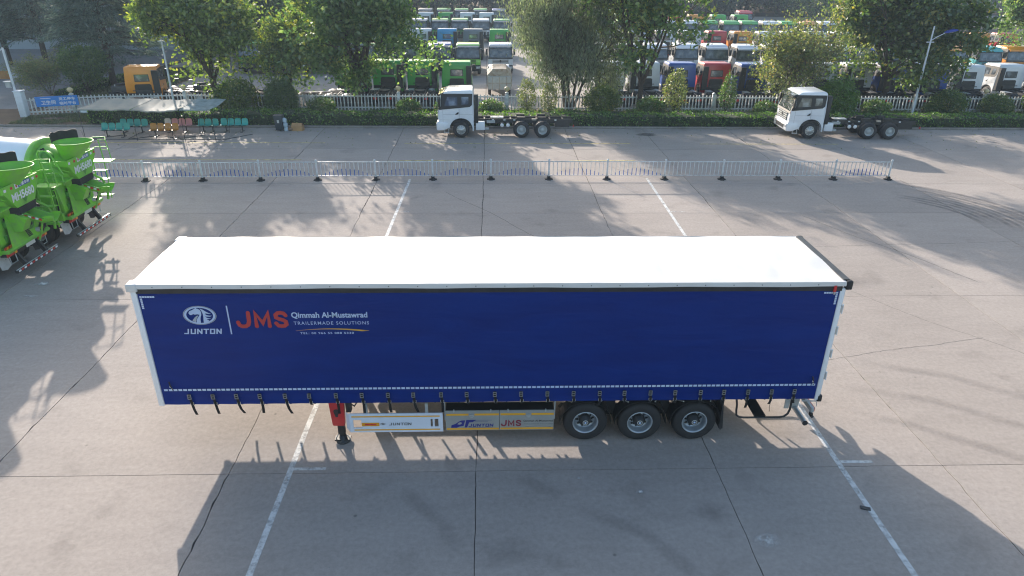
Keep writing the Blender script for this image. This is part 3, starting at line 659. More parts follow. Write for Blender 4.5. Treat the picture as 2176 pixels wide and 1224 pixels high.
# side guards and pallet boxes, both sides
for side in (0, 1):
    def Y(a, c=None):
        if c is None: return a if side == 0 else TW-a
        q = (a, c) if side == 0 else (TW-a, TW-c); return min(q), max(q)
    def bx(b, x0, x1, a, c, z0, z1, m): y0, y1 = Y(a, c); return b.box(x0, x1, y0, y1, z0, z1, m)
    g = thing('side_guard', None, None); g.parent = T
    b = MB(); Z0, Z1 = .335, .865
    for x0, x1 in ((4.30, 4.38), (4.571, 6.20), (6.25, 6.295), (6.385, 6.49)): bx(b, x0, x1, .03, .055, Z0, Z1, 'guard_panel')
    for x0, x1, z0, z1 in ((4.38, 4.571, Z0, .462), (4.38, 4.571, .69, Z1), (6.20, 6.25, Z0, .48), (6.20, 6.25, .70, Z1), (6.295, 6.385, Z0, .48), (6.295, 6.385, .70, Z1)): bx(b, x0, x1, .03, .055, z0, z1, 'guard_panel')
    b.add([(4.30, Y(.03), Z0), (4.30, Y(.03), Z1), (4.20, Y(.12), Z1), (4.20, Y(.12), Z0+.05)], [(0, 1, 2, 3)], 'guard_panel')
    pnl = b.build('guard_panel', g)
    b = MB(); bx(b, 4.35, 6.42, .027, .029, .765, .80, 'amber_tape'); bx(b, 4.39, 6.42, .027, .029, .385, .42, 'amber_tape'); b.build('amber_strip', g)
    b = MB(); bx(b, 4.575, 4.99, .026, .028, .51, .61, 'orange_sticker'); bx(b, 4.65, 4.92, .0245, .0255, .54, .58, 'red_paint'); b.build('sticker', g)
    if side == 0:
        b = MB(); junton(b, 5.22, 5.76, .53, .605, 'grey_print', .027, .1); b.build('lettering', g)
        b = MB(); emblem(b, .026, 5.01, .54, .125, .065, 'grey_print'); b.build('horse_emblem', g)
    for x in (4.66, 6.08):
        b = MB(); bx(b, x, x+.07, .06, .11, .62, 1.12, 'galvanised'); b.build('bracket', g)
    bxs = thing('pallet_box', None, None); bxs.parent = T
    b = MB()
    bx(b, 6.56, 9.12, .075, .40, .36, .375, 'dark_metal'); bx(b, 6.56, 6.575, .075, .40, .375, .90, 'dark_metal'); bx(b, 9.105, 9.12, .075, .40, .375, .90, 'dark_metal')
    bx(b, 6.575, 9.105, .385, .40, .375, .90, 'dark_metal'); bx(b, 6.575, 9.105, .078, .385, .885, .897, 'black_plastic'); b.build('box_shell', bxs)
    for x0, x1 in ((6.555, 7.825), (7.835, 9.125)):
        b = MB(); bx(b, x0, x1, .05, .072, .345, .91, 'grey_panel'); dr = b.build('door', bxs)
        b = MB(); xm = (x0+x1)/2-.02+(.06 if x0 > 7 else 0)
        bx(b, x0+.02, xm-.07, .046, .049, .775, .83, 'amber_tape'); bx(b, xm+.07, x1-.005, .046, .049, .775, .83, 'amber_tape'); bx(b, x0+.02, x1-.005, .046, .049, .365, .415, 'amber_tape'); b.build('amber_strip', bxs)
        b = MB(); bx(b, xm-.05, xm+.05, .03, .05, .745, .80, 'steel'); bx(b, xm-.03, xm+.03, .022, .03, .725, .765, 'galvanised'); b.build('latch', bxs)
        for x in (x0+.2, x1-.2):
            b = MB(); b.cyl((x, Y(.055), .87), (x, Y(.055), .94), .018, n=6, m='galvanised'); b.build('hinge', bxs)
    if side == 0:
        b = MB(); yy = .0465
        cab = [(6.68, .425), (6.69, .50), (6.73, .515), (6.79, .54), (6.86, .60), (6.93, .635), (7.02, .64), (6.975, .475), (6.87, .455), (6.82, .425)]
        b.add([(x, yy, z) for x, z in cab], [tuple(range(len(cab)))], 'blue_print')
        wn = [(6.83, .525), (6.865, .575), (6.925, .59), (6.935, .54), (6.89, .515)]; b.add([(x, yy-.001, z) for x, z in wn], [tuple(range(5))], 'grey_panel')
        Tt = [(7.045, .65), (7.28, .65), (7.26, .625), (7.22, .605), (7.20, .585), (7.11, .575), (7.06, .43), (7.0, .43)]; b.add([(x, yy, z) for x, z in Tt], [tuple(range(8))], 'blue_print')
        for x0, x1, z in ((7.27, 7.65, .635), (7.24, 7.56, .605), (7.1, 7.66, .43)): b.box(x0, x1, yy-.001, yy, z, z+.007, 'blue_print')
        junton(b, 7.10, 7.70, .45, .535, 'blue_print', yy, .12); b.build('truck_logo', bxs)
        b = MB(); jms(b, 7.86, 8.36, .455, .64, 'dark_red_print', yy, .036); b.build('lettering', bxs)
        b = MB(); letters(b, 'Qimmah Al-Mustawrad', 8.40, 9.11, .57, .635, 'black_print', yy, offset=.012); b.build('lettering', bxs)
        b = MB(); letters(b, 'TRAILERMADE SOLUTIONS', 8.42, 9.11, .50, .53, 'grey_print', yy, spacing=1.2); b.build('lettering', bxs)
        b = MB(); strip_pts = [(8.45+.62*i/10, .43+.02*sin(pi*i/10)) for i in range(11)]
        for (a, z), (c, z2) in zip(strip_pts[:-1], strip_pts[1:]): b.add([(a, yy, z), (c, yy, z2), (c, yy, z2+.008), (a, yy, z+.008)], [(0, 1, 2, 3)], 'grey_print')
        b.build('swoosh', bxs)
    for x in (6.52, 9.13):
        b = MB(); bx(b, x, x+.03, .12, .18, .60, 1.12, 'galvanised'); b.build('bracket', bxs)
# wheels
def lathe_mesh(name, prof, n, mats):
    b = MB()
    for a, m_ in mats: b.lathe([prof[i] for i in a], (0, 0, 0), (0, -1, 0), n, m_)
    return b
WR = .53
def trailer_wheel_parts():
    t = MB(); t.lathe([(.02, .30), (.035, .33), (.04, .42), (.02, .49), (-.02, .525), (-.08, .53), (-.20, .53), (-.26, .525), (-.30, .49), (-.32, .42), (-.315, .33), (-.29, .30), (-.14, .30), (.02, .30)], (0, 0, 0), (0, -1, 0), 48, 'black_rubber')
    for k in range(4):
        y = .11+.035*k
    for i in range(60):
        a = 2*pi*i/60; ca, sa = cos(a), sin(a)
        t.add([((WR-.002)*ca, .06, (WR-.002)*sa), ((WR+.008)*ca, .10, (WR+.008)*sa), ((WR+.008)*cos(a+.06), .10, (WR+.008)*sin(a+.06)), ((WR-.002)*cos(a+.06), .06, (WR-.002)*sin(a+.06))], [(0, 1, 2, 3)], 'black_rubber')
    rim = MB(); rim.lathe([(.02, .31), (.03, .305), (.03, .285), (.0, .275), (-.10, .262), (-.16, .25), (-.165, .17), (-.15, .16), (-.15, .0)], (0, 0, 0), (0, -1, 0), 40, 'rim_silver')
    for i in range(10):
        a = 2*pi*i/10+.1; rim.cyl((.205*cos(a), .148, .205*sin(a)), (.205*cos(a), .166, .205*sin(a)), .027, n=8, m='black_plastic')
    hub = MB(); hub.lathe([(-.16, .15), (-.06, .145), (-.05, .12), (.0, .11), (.02, .075), (.03, .07), (.03, 0)], (0, 0, 0), (0, -1, 0), 20, 'black_steel')
    for i in range(10):
        a = 2*pi*i/10+.4; hub.cyl((.17*cos(a), .16, .17*sin(a)), (.17*cos(a), .11, .17*sin(a)), .016, n=6, m='dark_metal')
    hub.lathe([(.031, .068), (.036, .066), (.036, .05), (.031, .048)], (0, 0, 0), (0, -1, 0), 20, 'steel')
    hub.add([(.0+.03*cos(a), -.034, .03*sin(a)) for a in (0.3, 1.3, 2.2, 3.0, 4.2, 5.2)], [tuple(range(6))], 'pale_print')
    return t.mesh('tyre'), rim.mesh('rim'), hub.mesh('hub')
TY, RM, HB = trailer_wheel_parts()
for side in (0, 1):
    for i, x in enumerate((9.885, 11.195, 12.515)):
        wl = thing('wheel', None, None, (x, .05 if side == 0 else TW-.05, WR+(.02 if i == 0 else 0)), 0 if side == 0 else pi); wl.parent = T; wl.rotation_euler = (0, 0, 0 if side == 0 else pi)
        link('tyre', TY, wl); link('rim', RM, wl); hb = link('hub', HB, wl); hb.rotation_euler = (0, random.uniform(0, 6), 0)
        # mudguard: curved shell over the wheel
        b = MB(); n = 20; vs = []; r0 = .605
        ys = (.0, .34) if side == 0 else (TW-.34, TW)
        for k in range(n+1):
            a = R(-4+188*k/n); zc = WR+.03
            for yv in ys:
                for rr in (r0, r0+.014): vs.append((x+rr*cos(a), yv, zc+rr*sin(a)*.96))
        fs = []
        for k in range(n):
            a = 4*k; fs += [(a, a+4, a+6, a+2), (a+1, a+3, a+7, a+5), (a, a+1, a+5, a+4), (a+2, a+6, a+7, a+3)]
        b.add(vs, fs, 'black_plastic', False); mg = tp(b, 'mudguard')
        b = MB(); b.cyl((x-.32, ys[0]+.05, 1.12), (x-.42, ys[0]+.3, 1.0), .014, n=6, m='steel'); b.cyl((x+.32, ys[0]+.05, 1.12), (x+.42, ys[0]+.3, 1.0), .014, n=6, m='steel'); b.build('mudguard_stay', mg)
for x in (9.885, 11.195, 12.515):
    b = MB(); b.cyl((x, .3, WR), (x, TW-.3, WR), .065, m='dark_metal'); tp(b, 'axle')
    for y in (.42, TW-.47): 
        b = MB(); b.prism([(x-.62, .72), (x-.55, .80), (x, .66), (x+.5, .78), (x+.52, .72), (x, .58)], 'xz', y, y+.08, 'dark_metal'); tp(b, 'leaf_spring')
        b = MB(); b.box(x+.52, x+.74, y-.1, y+.16, .58, 1.0, 'black_plastic'); tp(b, 'air_bellows')
for y in (.02, TW-.36):
    b = MB(); b.prism([(13.13, .98), (13.16, .98), (13.22, .36), (13.17, .30), (13.12, .36)], 'xz', y, y+.34, 'black_rubber'); tp(b, 'mudflap')
# spare carrier loop and plate
for side in (0, 1):
    y = .02 if side == 0 else TW-.02
    b = MB(); pts = [(13.44, y, 1.18), (13.47, y, 1.05), (13.48, y, .86), (13.50, y, .74), (13.57, y, .68), (13.68, y, .66), (14.55, y, .66), (14.66, y, .68), (14.74, y, .76), (14.77, y, .88), (14.77, y, 1.18)]
    b.tube(pts, .026, 8, 'black_steel'); tp(b, 'guard_loop')
b = MB(); b.box(13.95, 14.23, .05, 1.3, .665, .69, 'black_steel'); tp(b, 'carrier_plate')
# rear underrun bar, lamp board and brackets
b = MB(); b.cyl((15.20, -.01, .50), (15.20, TW+.01, .50), .062, n=18, m='rim_silver'); bar = tp(b, 'underrun_bar')
for y in (-.022, TW+.008):
    b = MB(); b.cyl((15.20, y, .50), (15.20, y+.014, .50), .066, n=18, m='black_rubber'); b.build('end_cap', bar)
for y in (.62, TW-.74):
    b = MB(); b.prism([(14.86, 1.15), (15.26, 1.15), (15.30, .82), (15.27, .48), (15.17, .44), (15.08, .56), (14.90, .80)], 'xz', y, y+.02, 'galvanised'); tp(b, 'bracket')
    b = MB(); b.prism([(14.88, .55), (15.0, .55), (14.98, 1.1), (14.88, 1.1)], 'xz', y-.1, y-.08, 'galvanised'); tp(b, 'bracket')
b = MB(); b.box(15.30, 15.37, .03, TW-.03, .78, .90, 'galvanised'); lb_ = tp(b, 'lamp_board')
for y0 in (.06, TW-.46):
    b = MB(); b.box(15.371, 15.40, y0, y0+.4, .79, .89, 'lamp_red'); b.build('rear_lamp', lb_)
b = MB(); b.box(15.28, 15.34, -.02, .07, .70, .78, 'black_rubber'); b.cyl((15.31, -.06, .72), (15.31, .0, .72), .035, n=8, m='black_rubber'); tp(b, 'marker_lamp')
b = MB(); b.cyl((15.0, -.0, 1.14), (15.35, -.01, 1.14), .016, n=6, m='steel'); b.tube([(15.35, -.02, 1.13), (15.37, -.03, 1.0)], .008, 5, 'steel'); b.tube([(14.25, -.02, 1.19), (14.24, -.02, 1.0), (14.26, -.02, .86)], .006, 4, 'black_rubber'); tp(b, 'curtain_pole')

# ------------------------------------------------------------------ cab-chassis trucks
def zside(z): return 1.22 if z <= 1.9 else 1.22-(z-1.9)*.085     # half width of the cab at height z
def side_poly(b, poly, out, m):
    """polygon on both (or one) cab flank, proud by out"""
    for s in (-1, 1): b.add([(x, s*(zside(z)+out), z) for x, z in poly], [tuple(range(len(poly)))], m)
def arch(cx, cz, r, a0, a1, n): return [(cx+r*cos(R(a0+(a1-a0)*i/n)), cz+r*sin(R(a0+(a1-a0)*i/n))) for i in range(n+1)]
def wheel_mesh(dual=False, near=True, front=False):
    n = 32 if near else 18; b = MB(); W_ = .30
    def tyre(y): b.lathe([(.0+y, .29), (.012+y, .33), (.015+y, .42), (-.01+y, .49), (-.05+y, .522), (-.1+y, .53), (-.2+y, .53), (-.27+y, .515), (-.30+y, .48), (-.31+y, .40), (-.29+y, .29)], (0, 0, 0), (0, -1, 0), n, 'black_rubber')
    tyre(0)
    if dual: tyre(-.34)
    if front: b.lathe([(.0, .30), (.015, .285), (-.01, .27), (.03, .22), (.045, .16), (.06, .15), (.075, .09), (.10, .08), (.10, 0)], (0, 0, 0), (0, -1, 0), n, 'steel')
    else: b.lathe([(.005, .30), (.012, .285), (-.02, .265), (-.12, .255), (-.125, .14), (-.02, .13), (-.01, .09), (-.0, 0)], (0, 0, 0), (0, -1, 0), n, 'galvanised' if near else 'dark_metal')
    if front:
        for i in range(10):
            a = 2*pi*i/10; b.cyl((.245*cos(a), -.02, .245*sin(a)), (.245*cos(a), -.045, .245*sin(a)), .02, n=6, m='dark_metal'); 
            b.cyl((.19*cos(a), -.035, .19*sin(a)), (.19*cos(a), -.06, .19*sin(a)), .012, n=5, m='dark_metal')
    return b.mesh('wheel')
WM = {(d, nr, f): wheel_mesh(d, nr, f) for d, nr, f in ((0, 1, 1), (1, 1, 0), (0, 0, 1), (1, 0, 0))}
def make_truck(length, axles, near, label, cat='truck', intake_side=1, color='cab_white', high=0.0):
    t = thing('cab_chassis_truck', label, cat)
    arc = arch(1.45, .55, .70, 0, 180, 10)
    prof = [(.03, .62), (.0, .9), (-.02, 1.3), (.02, 1.9), (.30, 2.98), (.42, 3.16), (.62, 3.25+high), (2.10, 3.30+high), (2.22, 3.22+high), (2.26, 3.0), (2.28, 1.9), (2.28, .92)] + arc + [(.66, .62)]
    arc2 = [p for p in arc]
    b = MB(); vs = []; n = len(prof)
    for s in (-1, 1): vs += [(x, s*zside(z), z) for x, z in prof]
    b.add(vs, [tuple(range(n)), tuple(range(2*n-1, n-1, -1))] + [(i, i+n, (i+1) % n+n, (i+1) % n) for i in range(n)], color)
    cab = b.build('cab', t, bev=.055 if near else .05, seg=3 if near else 2, ang=40)
    b = MB(); b.box(.68, 2.2, -1.15, 1.15, .80, 1.15, 'black_plastic'); b.build('engine_bay', t)
    b = MB(); b.prism([(-.62, .8), (-.58, 1.75), (-.5, 1.86), (.5, 1.86), (.58, 1.75), (.62, .8)], 'yz', 2.2, 2.293, 'black_plastic'); b.box(2.2, 2.292, -1.2, 1.2, .86, 1.12, 'black_plastic'); b.build('rear_recess', t)
    # windscreen and its black surround, on the raked front
    def fx(z): return .02+(z-1.9)*(.28/1.08)
    def quad_front(b, y0, y1, z0, z1, out, m):
        b.add([(fx(z0)-out, y0, z0), (fx(z0)-out, y1, z0), (fx(z1)-out, y1*.955, z1), (fx(z1)-out, y0*.955, z1)], [(0, 1, 2, 3)], m)
    b = MB(); quad_front(b, -1.20, 1.20, 1.70, 3.0, .012, 'black_plastic'); quad_front(b, -1.10, 1.10, 1.86, 2.92, .016, 'cab_glass'); ws = b.build('windscreen', t)
    b = MB()
    for y0 in (-.9, .1): b.tube([(fx(1.93)-.02, y0, 1.93), (fx(2.1)-.025, y0+.5, 2.12)], .012, 4, 'black_plastic')
    b.build('wiper', ws)
    if near or True:
        b = MB(); b.prism([(.02, 2.86), (.06, 3.02), (.34, 3.13), (.36, 3.05), (.16, 2.95), (.10, 2.84)], 'xz', -1.06, 1.06, color if high else 'cab_glass'); b.build('sun_visor', t)
    # side glass: black band with two panes, on both flanks
    for s in (-1, 1):
        def sp(b, poly, out, m): b.add([(x, s*(zside(z)+out), z) for x, z in poly], [tuple(range(len(poly)))], m)
        b = MB(); sp(b, [(.03, 1.92), (.10, 1.905), (1.15, 2.02), (2.02, 2.12), (2.17, 2.27), (2.21, 3.07), (.26, 3.07)], .004, 'black_plastic'); ss = b.build('window_surround', t)
        b = MB(); sp(b, [(.40, 2.18), (1.24, 2.24), (1.24, 2.84), (.60, 2.84)], .009, 'pale_glass' if near else 'window_glass'); b.build('side_window', ss)
        b = MB(); sp(b, [(1.50, 2.28), (1.88, 2.32), (1.95, 2.40), (1.95, 2.84), (1.50, 2.84)], .009, 'pale_glass' if near else 'window_glass'); b.build('side_window', ss)
        b = MB()
        for poly in ([(1.34, 1.3), (1.35, 1.3), (1.35, 2.0), (1.34, 2.0)], [(.30, .95), (.308, .95), (.308, 1.88), (.30, 1.88)], [(.31, 1.56), (2.2, 1.56), (2.2, 1.568), (.31, 1.568)], [(.08, 1.16), (.72, 1.16), (.72, 1.168), (.08, 1.168)]): sp(b, poly, .003, 'dark_metal')
        b.build('door_seam', t)
        b = MB(); sp(b, [(1.12, 1.53), (1.30, 1.60), (1.31, 1.74), (1.26, 1.74), (1.10, 1.60)], .006, 'black_plastic'); b.build('door_handle', t)
        b = MB(); ym = s*1.36; b.box(.05, .17, min(ym-.10, ym+.10), max(ym-.10, ym+.10), 2.15, 2.78, 'black_plastic'); b.tube([(.14, s*1.2, 2.72), (.10, s*1.36, 2.82)], .02, 5, 'black_plastic'); b.tube([(.10, s*1.36, 2.1), (.18, s*1.23, 1.95)], .02, 5, 'black_plastic')
        mr_ = b.build('mirror', t, bev=.02 if near else 0)
        if near:
            b = MB(); b.box(.172, .18, ym-.08, ym+.08, 2.2, 2.74, 'white_print'); b.build('mirror_glass', mr_)
            b = MB(); b.box(.36, .40, s*1.12-.02, s*1.12+.02, .34, .62, 'steel'); b.box(.62, .66, s*1.12-.02, s*1.12+.02, .34, .62, 'steel'); b.box(.34, .68, s*1.13-.09, s*1.13+.09, .32, .36, 'steel'); b.build('step', t)
            b = MB(); b.box(2.19, 2.27, min(s*1.0, s*1.235), max(s*1.0, s*1.235), .45, .95, color); b.build('fender_tail', t, bev=.02)
        # wheel arch lip
        b = MB(); n_ = 12; vs = []
        for i in range(n_+1):
            a = R(5+170*i/n_)
            for rr in (.70, .745): vs.append((1.45+rr*cos(a), s*1.232, .55+rr*sin(a)))
        b.add(vs, [(2*i, 2*i+1, 2*i+3, 2*i+2) for i in range(n_)], 'black_plastic' if near else 'dark_metal'); b.build('arch_lip', t)
    # grille, bumper, lamps
    b = MB(); b.box(-.045, -.01, -.78, .78, 1.12, 1.72, 'dark_metal')
    for k in range(4): b.box(-.075, -.04, -.80+.02*k, .80-.02*k, 1.62-.145*k, 1.68-.145*k, 'galvanised' if near else color)
    b.cyl((-.055, 0, 1.45), (-.09, 0, 1.45), .10, n=12, m='black_plastic'); b.build('grille', t)
    b = MB(); b.prism([(-.10, .48), (-.13, .62), (-.12, .95), (-.04, 1.06), (.30, 1.04), (.62, .98), (.64, .62), (.30, .48)], 'xz', -1.235, 1.235, color if near else 'black_plastic')
    bp_ = b.build('bumper', t, bev=.05, ang=30)
    b = MB(); b.box(-.14, -.11, -.72, .72, .60, .84, 'dark_metal'); b.build('bumper_grille', t)
    for s in (-1, 1):
        b = MB(); y0, y1 = sorted((s*.80, s*1.18)); b.box(-.145, -.06, y0, y1, .72, .94, 'lamp_glass'); b.build('headlight', t, bev=.02)
    # rear wall: window, intake stack
    b = MB(); b.add([(2.29, -.46, 2.12), (2.29, .46, 2.12), (2.275, .44, 2.62), (2.275, -.44, 2.62)], [(0, 3, 2, 1)], 'pale_glass')
    b.add([(2.286, -.52, 2.06), (2.286, .52, 2.06), (2.268, .50, 2.68), (2.268, -.50, 2.68)], [(0, 3, 2, 1)], 'black_plastic'); b.build('rear_window', t)
    s = intake_side; y0, y1 = sorted((s*.78, s*1.20)); b = MB(); b.box(2.31, 2.56, y0, y1, .95, 3.02, 'black_plastic'); b.build('air_intake', t, bev=.03 if near else 0)
    b = MB(); b.box(2.32, 2.42, -.5, .5, 1.05, 1.30, 'dark_metal'); b.box(2.33, 2.38, -.75, .75, 1.3, 1.36, 'dark_metal'); b.build('cab_mount', t)
    # frame
    b = MB()
    for y in (-.47, .40): b.box(.5, length, y, y+.07, .82, 1.08, 'black_steel')
    b.build('chassis_rail', t)
    b = MB(); k = 2.9
    while k < length: b.box(k, k+.09, -.40, .40, .90, 1.05, 'black_steel'); k += .86
    b.build('cross_member', t)
    b = MB(); b.cyl((3.1, .78, .78), (4.2, .78, .78), .27, n=14, m='dark_metal' if near else 'galvanised'); b.build('fuel_tank', t)
    if near:
        b = MB(); b.box(2.40, 2.98, -1.15, -.72, .48, 1.02, 'cab_white'); b.build('urea_tank', t, bev=.05)
        b = MB(); b.box(2.98, 3.25, -1.05, -.8, .50, .60, 'galvanised'); b.build('bracket', t)
        for x in (4.10, 4.48):
            b = MB(); b.lathe([(0, 0), (0, .09), (.04, .13), (.50, .13), (.54, .09), (.54, 0)], (x, -1.02, .78), (0, 1, 0), 12, 'dark_metal'); b.lathe([(-.02, 0), (-.01, .10), (.02, .12), (.06, .13)], (x, -1.02, .78), (0, 1, 0), 12, 'white_print'); b.build('air_tank', t)
        b = MB(); b.box(3.1, 3.65, -.58, -.48, .84, 1.0, 'galvanised'); b.box(3.35, 4.2, -.2, .25, 1.085, 1.13, 'off_white'); b.build('valve_box', t)
        for x in (3.45, 4.2, 4.85, 7.55):
            b = MB(); b.box(x, x+.13, -.482, -.472, .98, 1.06, 'white_print'); b.build('label_plate', t)
        b = MB(); b.box(6.06, 6.36, -.49, -.38, 1.0, 1.10, 'cream_paint'); b.build('label_plate', t)
        for x in axles[1:]:
            b = MB(); b.box(x-.28, x+.26, -.62, -.36, 1.0, 1.24, 'black_steel'); b.box(x-.28, x+.26, .36, .62, 1.0, 1.24, 'black_steel'); b.build('spring_seat', t)
        b = MB(); b.box(7.6, 8.55, -.42, .42, .55, .82, 'black_steel'); b.build('tail_frame', t)
        for s in (-1, 1):
            b = MB(); b.cyl((length, s*.95, .75), (length+.05, s*.95, .75), .07, n=10, m='lamp_red'); b.cyl((length, s*.6, .9), (length, s*.95, .75), .02, n=5, m='black_steel'); b.build('tail_lamp', t)
    else:
        b = MB(); b.box(3.0, 3.9, -1.05, -.6, .55, 1.0, 'galvanised'); b.build('battery_box', t)
        b = MB(); b.box(2.75, 3.15, .55, 1.0, .55, .95, 'off_white'); b.build('silencer', t)
        b = MB(); b.cyl((axles[-1]-.7, 0, 1.12), (axles[-1]-.7, 0, 1.2), .42, n=14, m='dark_metal'); b.build('fifth_wheel', t)
        b = MB()
        for s in (-1, 1): b.box(length-.1, length, s*.55-.14, s*.55+.14, .7, .84, 'lamp_red')
        b.build('tail_lamps', t)
    for o in t.children_recursive:
        co = np.empty(len(o.data.vertices)*3); o.data.vertices.foreach_get('co', co); co = co.reshape(-1, 3)
        co[:, 2] = np.where(co[:, 2] > 1.15, 1.15+(co[:, 2]-1.15)*.855, co[:, 2]); o.data.vertices.foreach_set('co', co.reshape(-1)); o.data.update()
    for i, x in enumerate(axles):
        for s in (-1, 1):
            f = (i == 0); o = link('wheel', WM[(0 if f else 1, 1 if near else 0, 1 if f else 0)], t)
            o.location = (x, s*1.22, .53); o.rotation_euler = (0, random.uniform(0, .5) if near else 0, 0 if s < 0 else pi)
        b = MB(); b.cyl((x, -.9, .53), (x, .9, .53), .08, n=8, m='black_steel'); b.build('axle', t)
        if i:
            b = MB(); b.lathe([(-.2, .0), (-.18, .18), (0, .26), (.18, .18), (.2, 0)], (x, 0, .55), (1, 0, 0), 10, 'black_steel'); b.build('differential', t)
    return t
t1 = make_truck(8.72, (1.45, 5.35, 6.73), True, 'white cab-chassis truck along the middle of the hedge, seen square from its side', intake_side=-1)
t1.location = (4.32, 32.42, 0)
t2 = copy_tree(t1); t2.location = (27.25, 32.50, 0); t2.rotation_euler = (0, 0, R(-2.4))
tag(t2, 'white cab-chassis truck parked along the hedge at the right with its grille showing', 'truck')
for t_ in (t1, t2): t_['group'] = 'white cab-chassis trucks parked along the kerb'

# the lot behind the picket fence
def recolour(root, new):
    for ch in root.children_recursive:
        if ch.type != 'MESH': continue
        for k, sl_ in enumerate(ch.material_slots):
            if sl_.material and sl_.material.name in ('cab_green',): sl_.link = 'OBJECT'; sl_.material = MATS[new]
lotA = make_truck(6.35, (1.45, 4.25, 5.55), False, 'x', color='cab_green', high=.03)
lotB = make_truck(6.35, (1.45, 4.25, 5.55), False, 'x', color='cab_green', intake_side=-1)
protos = [lotA, lotB]; used_proto = [False, False]
CN = {'green': 'cab_green', 'lime': 'cab_lime', 'red': 'cab_red', 'blue': 'cab_blue', 'light blue': 'cab_sky_blue', 'teal': 'cab_teal', 'orange': 'cab_orange', 'grey': 'cab_grey', 'white': 'lot_white', 'dark green': 'cab_dark_green'}
ROWS = {   # row: (front-or-rear y of the cab, facing, [(x, colour)])
 1: (44.6, 1, [(-3.6, 'green'), (-.7, 'green'), (2.1, 'green'), (4.96, 'green'), (17.5, 'white'), (20.5, 'white'), (23.4, 'blue'), (26.3, 'red'), (29.3, 'blue'), (32.3, 'white'), (35.3, 'white'), (38.3, 'white'), (41.3, 'blue'), (44.4, 'blue'), (47.5, 'white'), (51.3, 'white'), (54.4, 'white')]),
 2: (57.6, -1, [(-15.8, 'green'), (-12.8, 'green'), (-9.7, 'green'), (-6.7, 'white'), (-3.6, 'green'), (-.6, 'green'), (2.7, 'blue'), (5.5, 'lime'), (8.7, 'white'), (18.2, 'white'), (21.2, 'white'), (24.2, 'white'), (27.3, 'white'), (30.3, 'white'), (33.3, 'white'), (36.3, 'white'), (39.3, 'white'), (42.4, 'white'), (45.4, 'blue'), (48.5, 'green'), (51.6, 'white'), (54.7, 'orange'), (58.0, 'teal'), (61.2, 'orange')]),
 3: (73.0, 1, [(-9.6, 'green'), (-6.5, 'white'), (-3.4, 'green'), (-.4, 'white'), (2.6, 'light blue'), (5.7, 'grey'), (8.8, 'green'), (19.6, 'white'), (22.6, 'white'), (25.6, 'white'), (28.7, 'white'), (31.8, 'white'), (34.9, 'red'), (37.9, 'orange'), (41.0, 'white'), (44.0, 'white'), (47.1, 'white'), (50.1, 'white'), (53.2, 'blue'), (56.2, 'white'), (61.3, 'orange'), (64.3, 'orange'), (67.4, 'orange'), (70.7, 'red')]),
 4: (87.8, -1, [(-5.0, 'green'), (-2.1, 'white'), (.8, 'green'), (3.5, 'green'), (6.45, 'white'), (9.3, 'green'), (20.5, 'green'), (23.6, 'green'), (26.6, 'green'), (29.6, 'white'), (32.6, 'white'), (35.6, 'white'), (38.5, 'green'), (41.4, 'green'), (44.1, 'green'), (46.9, 'white'), (49.6, 'green'), (52.4, 'orange'), (55.4, 'white'), (58.4, 'red'), (61.4, 'white')]),
 5: (100.5, 1, [(-2.2, 'white'), (.8, 'green'), (4.2, 'white'), (7.2, 'white'), (21.0, 'green'), (24.5, 'green'), (28.4, 'green'), (32.0, 'red'), (36.2, 'red'), (40.0, 'orange'), (43.5, 'green'), (47, 'green')]),
 6: (109.5, -1, [(-3.0, 'grey'), (0.0, 'green'), (3.0, 'green'), (6.1, 'green'), (9.2, 'blue'), (18.0, 'white'), (22.0, 'red'), (27.0, 'green'), (31, 'orange'), (50.9, 'red')]),
}
ORD = ['first', 'second', 'third', 'fourth', 'fifth', 'sixth', 'seventh', 'eighth', 'ninth', 'tenth', 'eleventh', 'twelfth', 'thirteenth', 'fourteenth', 'fifteenth', 'sixteenth', 'seventeenth', 'eighteenth', 'nineteenth', 'twentieth', 'twenty-first', 'twenty-second', 'twenty-third', 'twenty-fourth', 'twenty-fifth']
rr_ = random.Random(5)
def place_lot(k, x, yy, face, col, label, dz=0.0):
    if used_proto[k]: o = copy_tree(protos[k])
    else: o = protos[k]; used_proto[k] = True
    # facing +1: nose away from the camera (+y); -1: nose towards it
    rz = -pi/2 if face > 0 else pi/2
    y = yy+2.28 if face > 0 else yy
    o.location = (x, y, 0); o.rotation_euler = (0, 0, rz+R(rr_.uniform(-.8, .8)))
    tag(o, label, 'truck', 'cab-chassis trucks in rows behind the picket fence')
    PEND.append((o, CN[col])); return o
PEND = []
for row, (yy, face, L_) in ROWS.items():
    for i, (x, col) in enumerate(L_):
        way = 'facing away' if face > 0 else 'facing camera'
        rowname = 'front row behind picket fence' if row == 1 else f'{ORD[row-1]} row from picket fence'
        place_lot(0 if (x < 12) == (face > 0) else 1, x, yy+rr_.uniform(-.35, .35), face, col, f'{col} truck cab {way}, {ORD[i]} from left in {rowname}')
ob = place_lot(0, -18.5, 41.6, 1, 'orange', 'orange truck cab standing alone nose away behind the left end of the fence')
ob.rotation_euler = (0, 0, -pi/2+R(13)); ob.location = (-19.0, 42.9, 0)
for o, c in PEND: recolour(o, c)
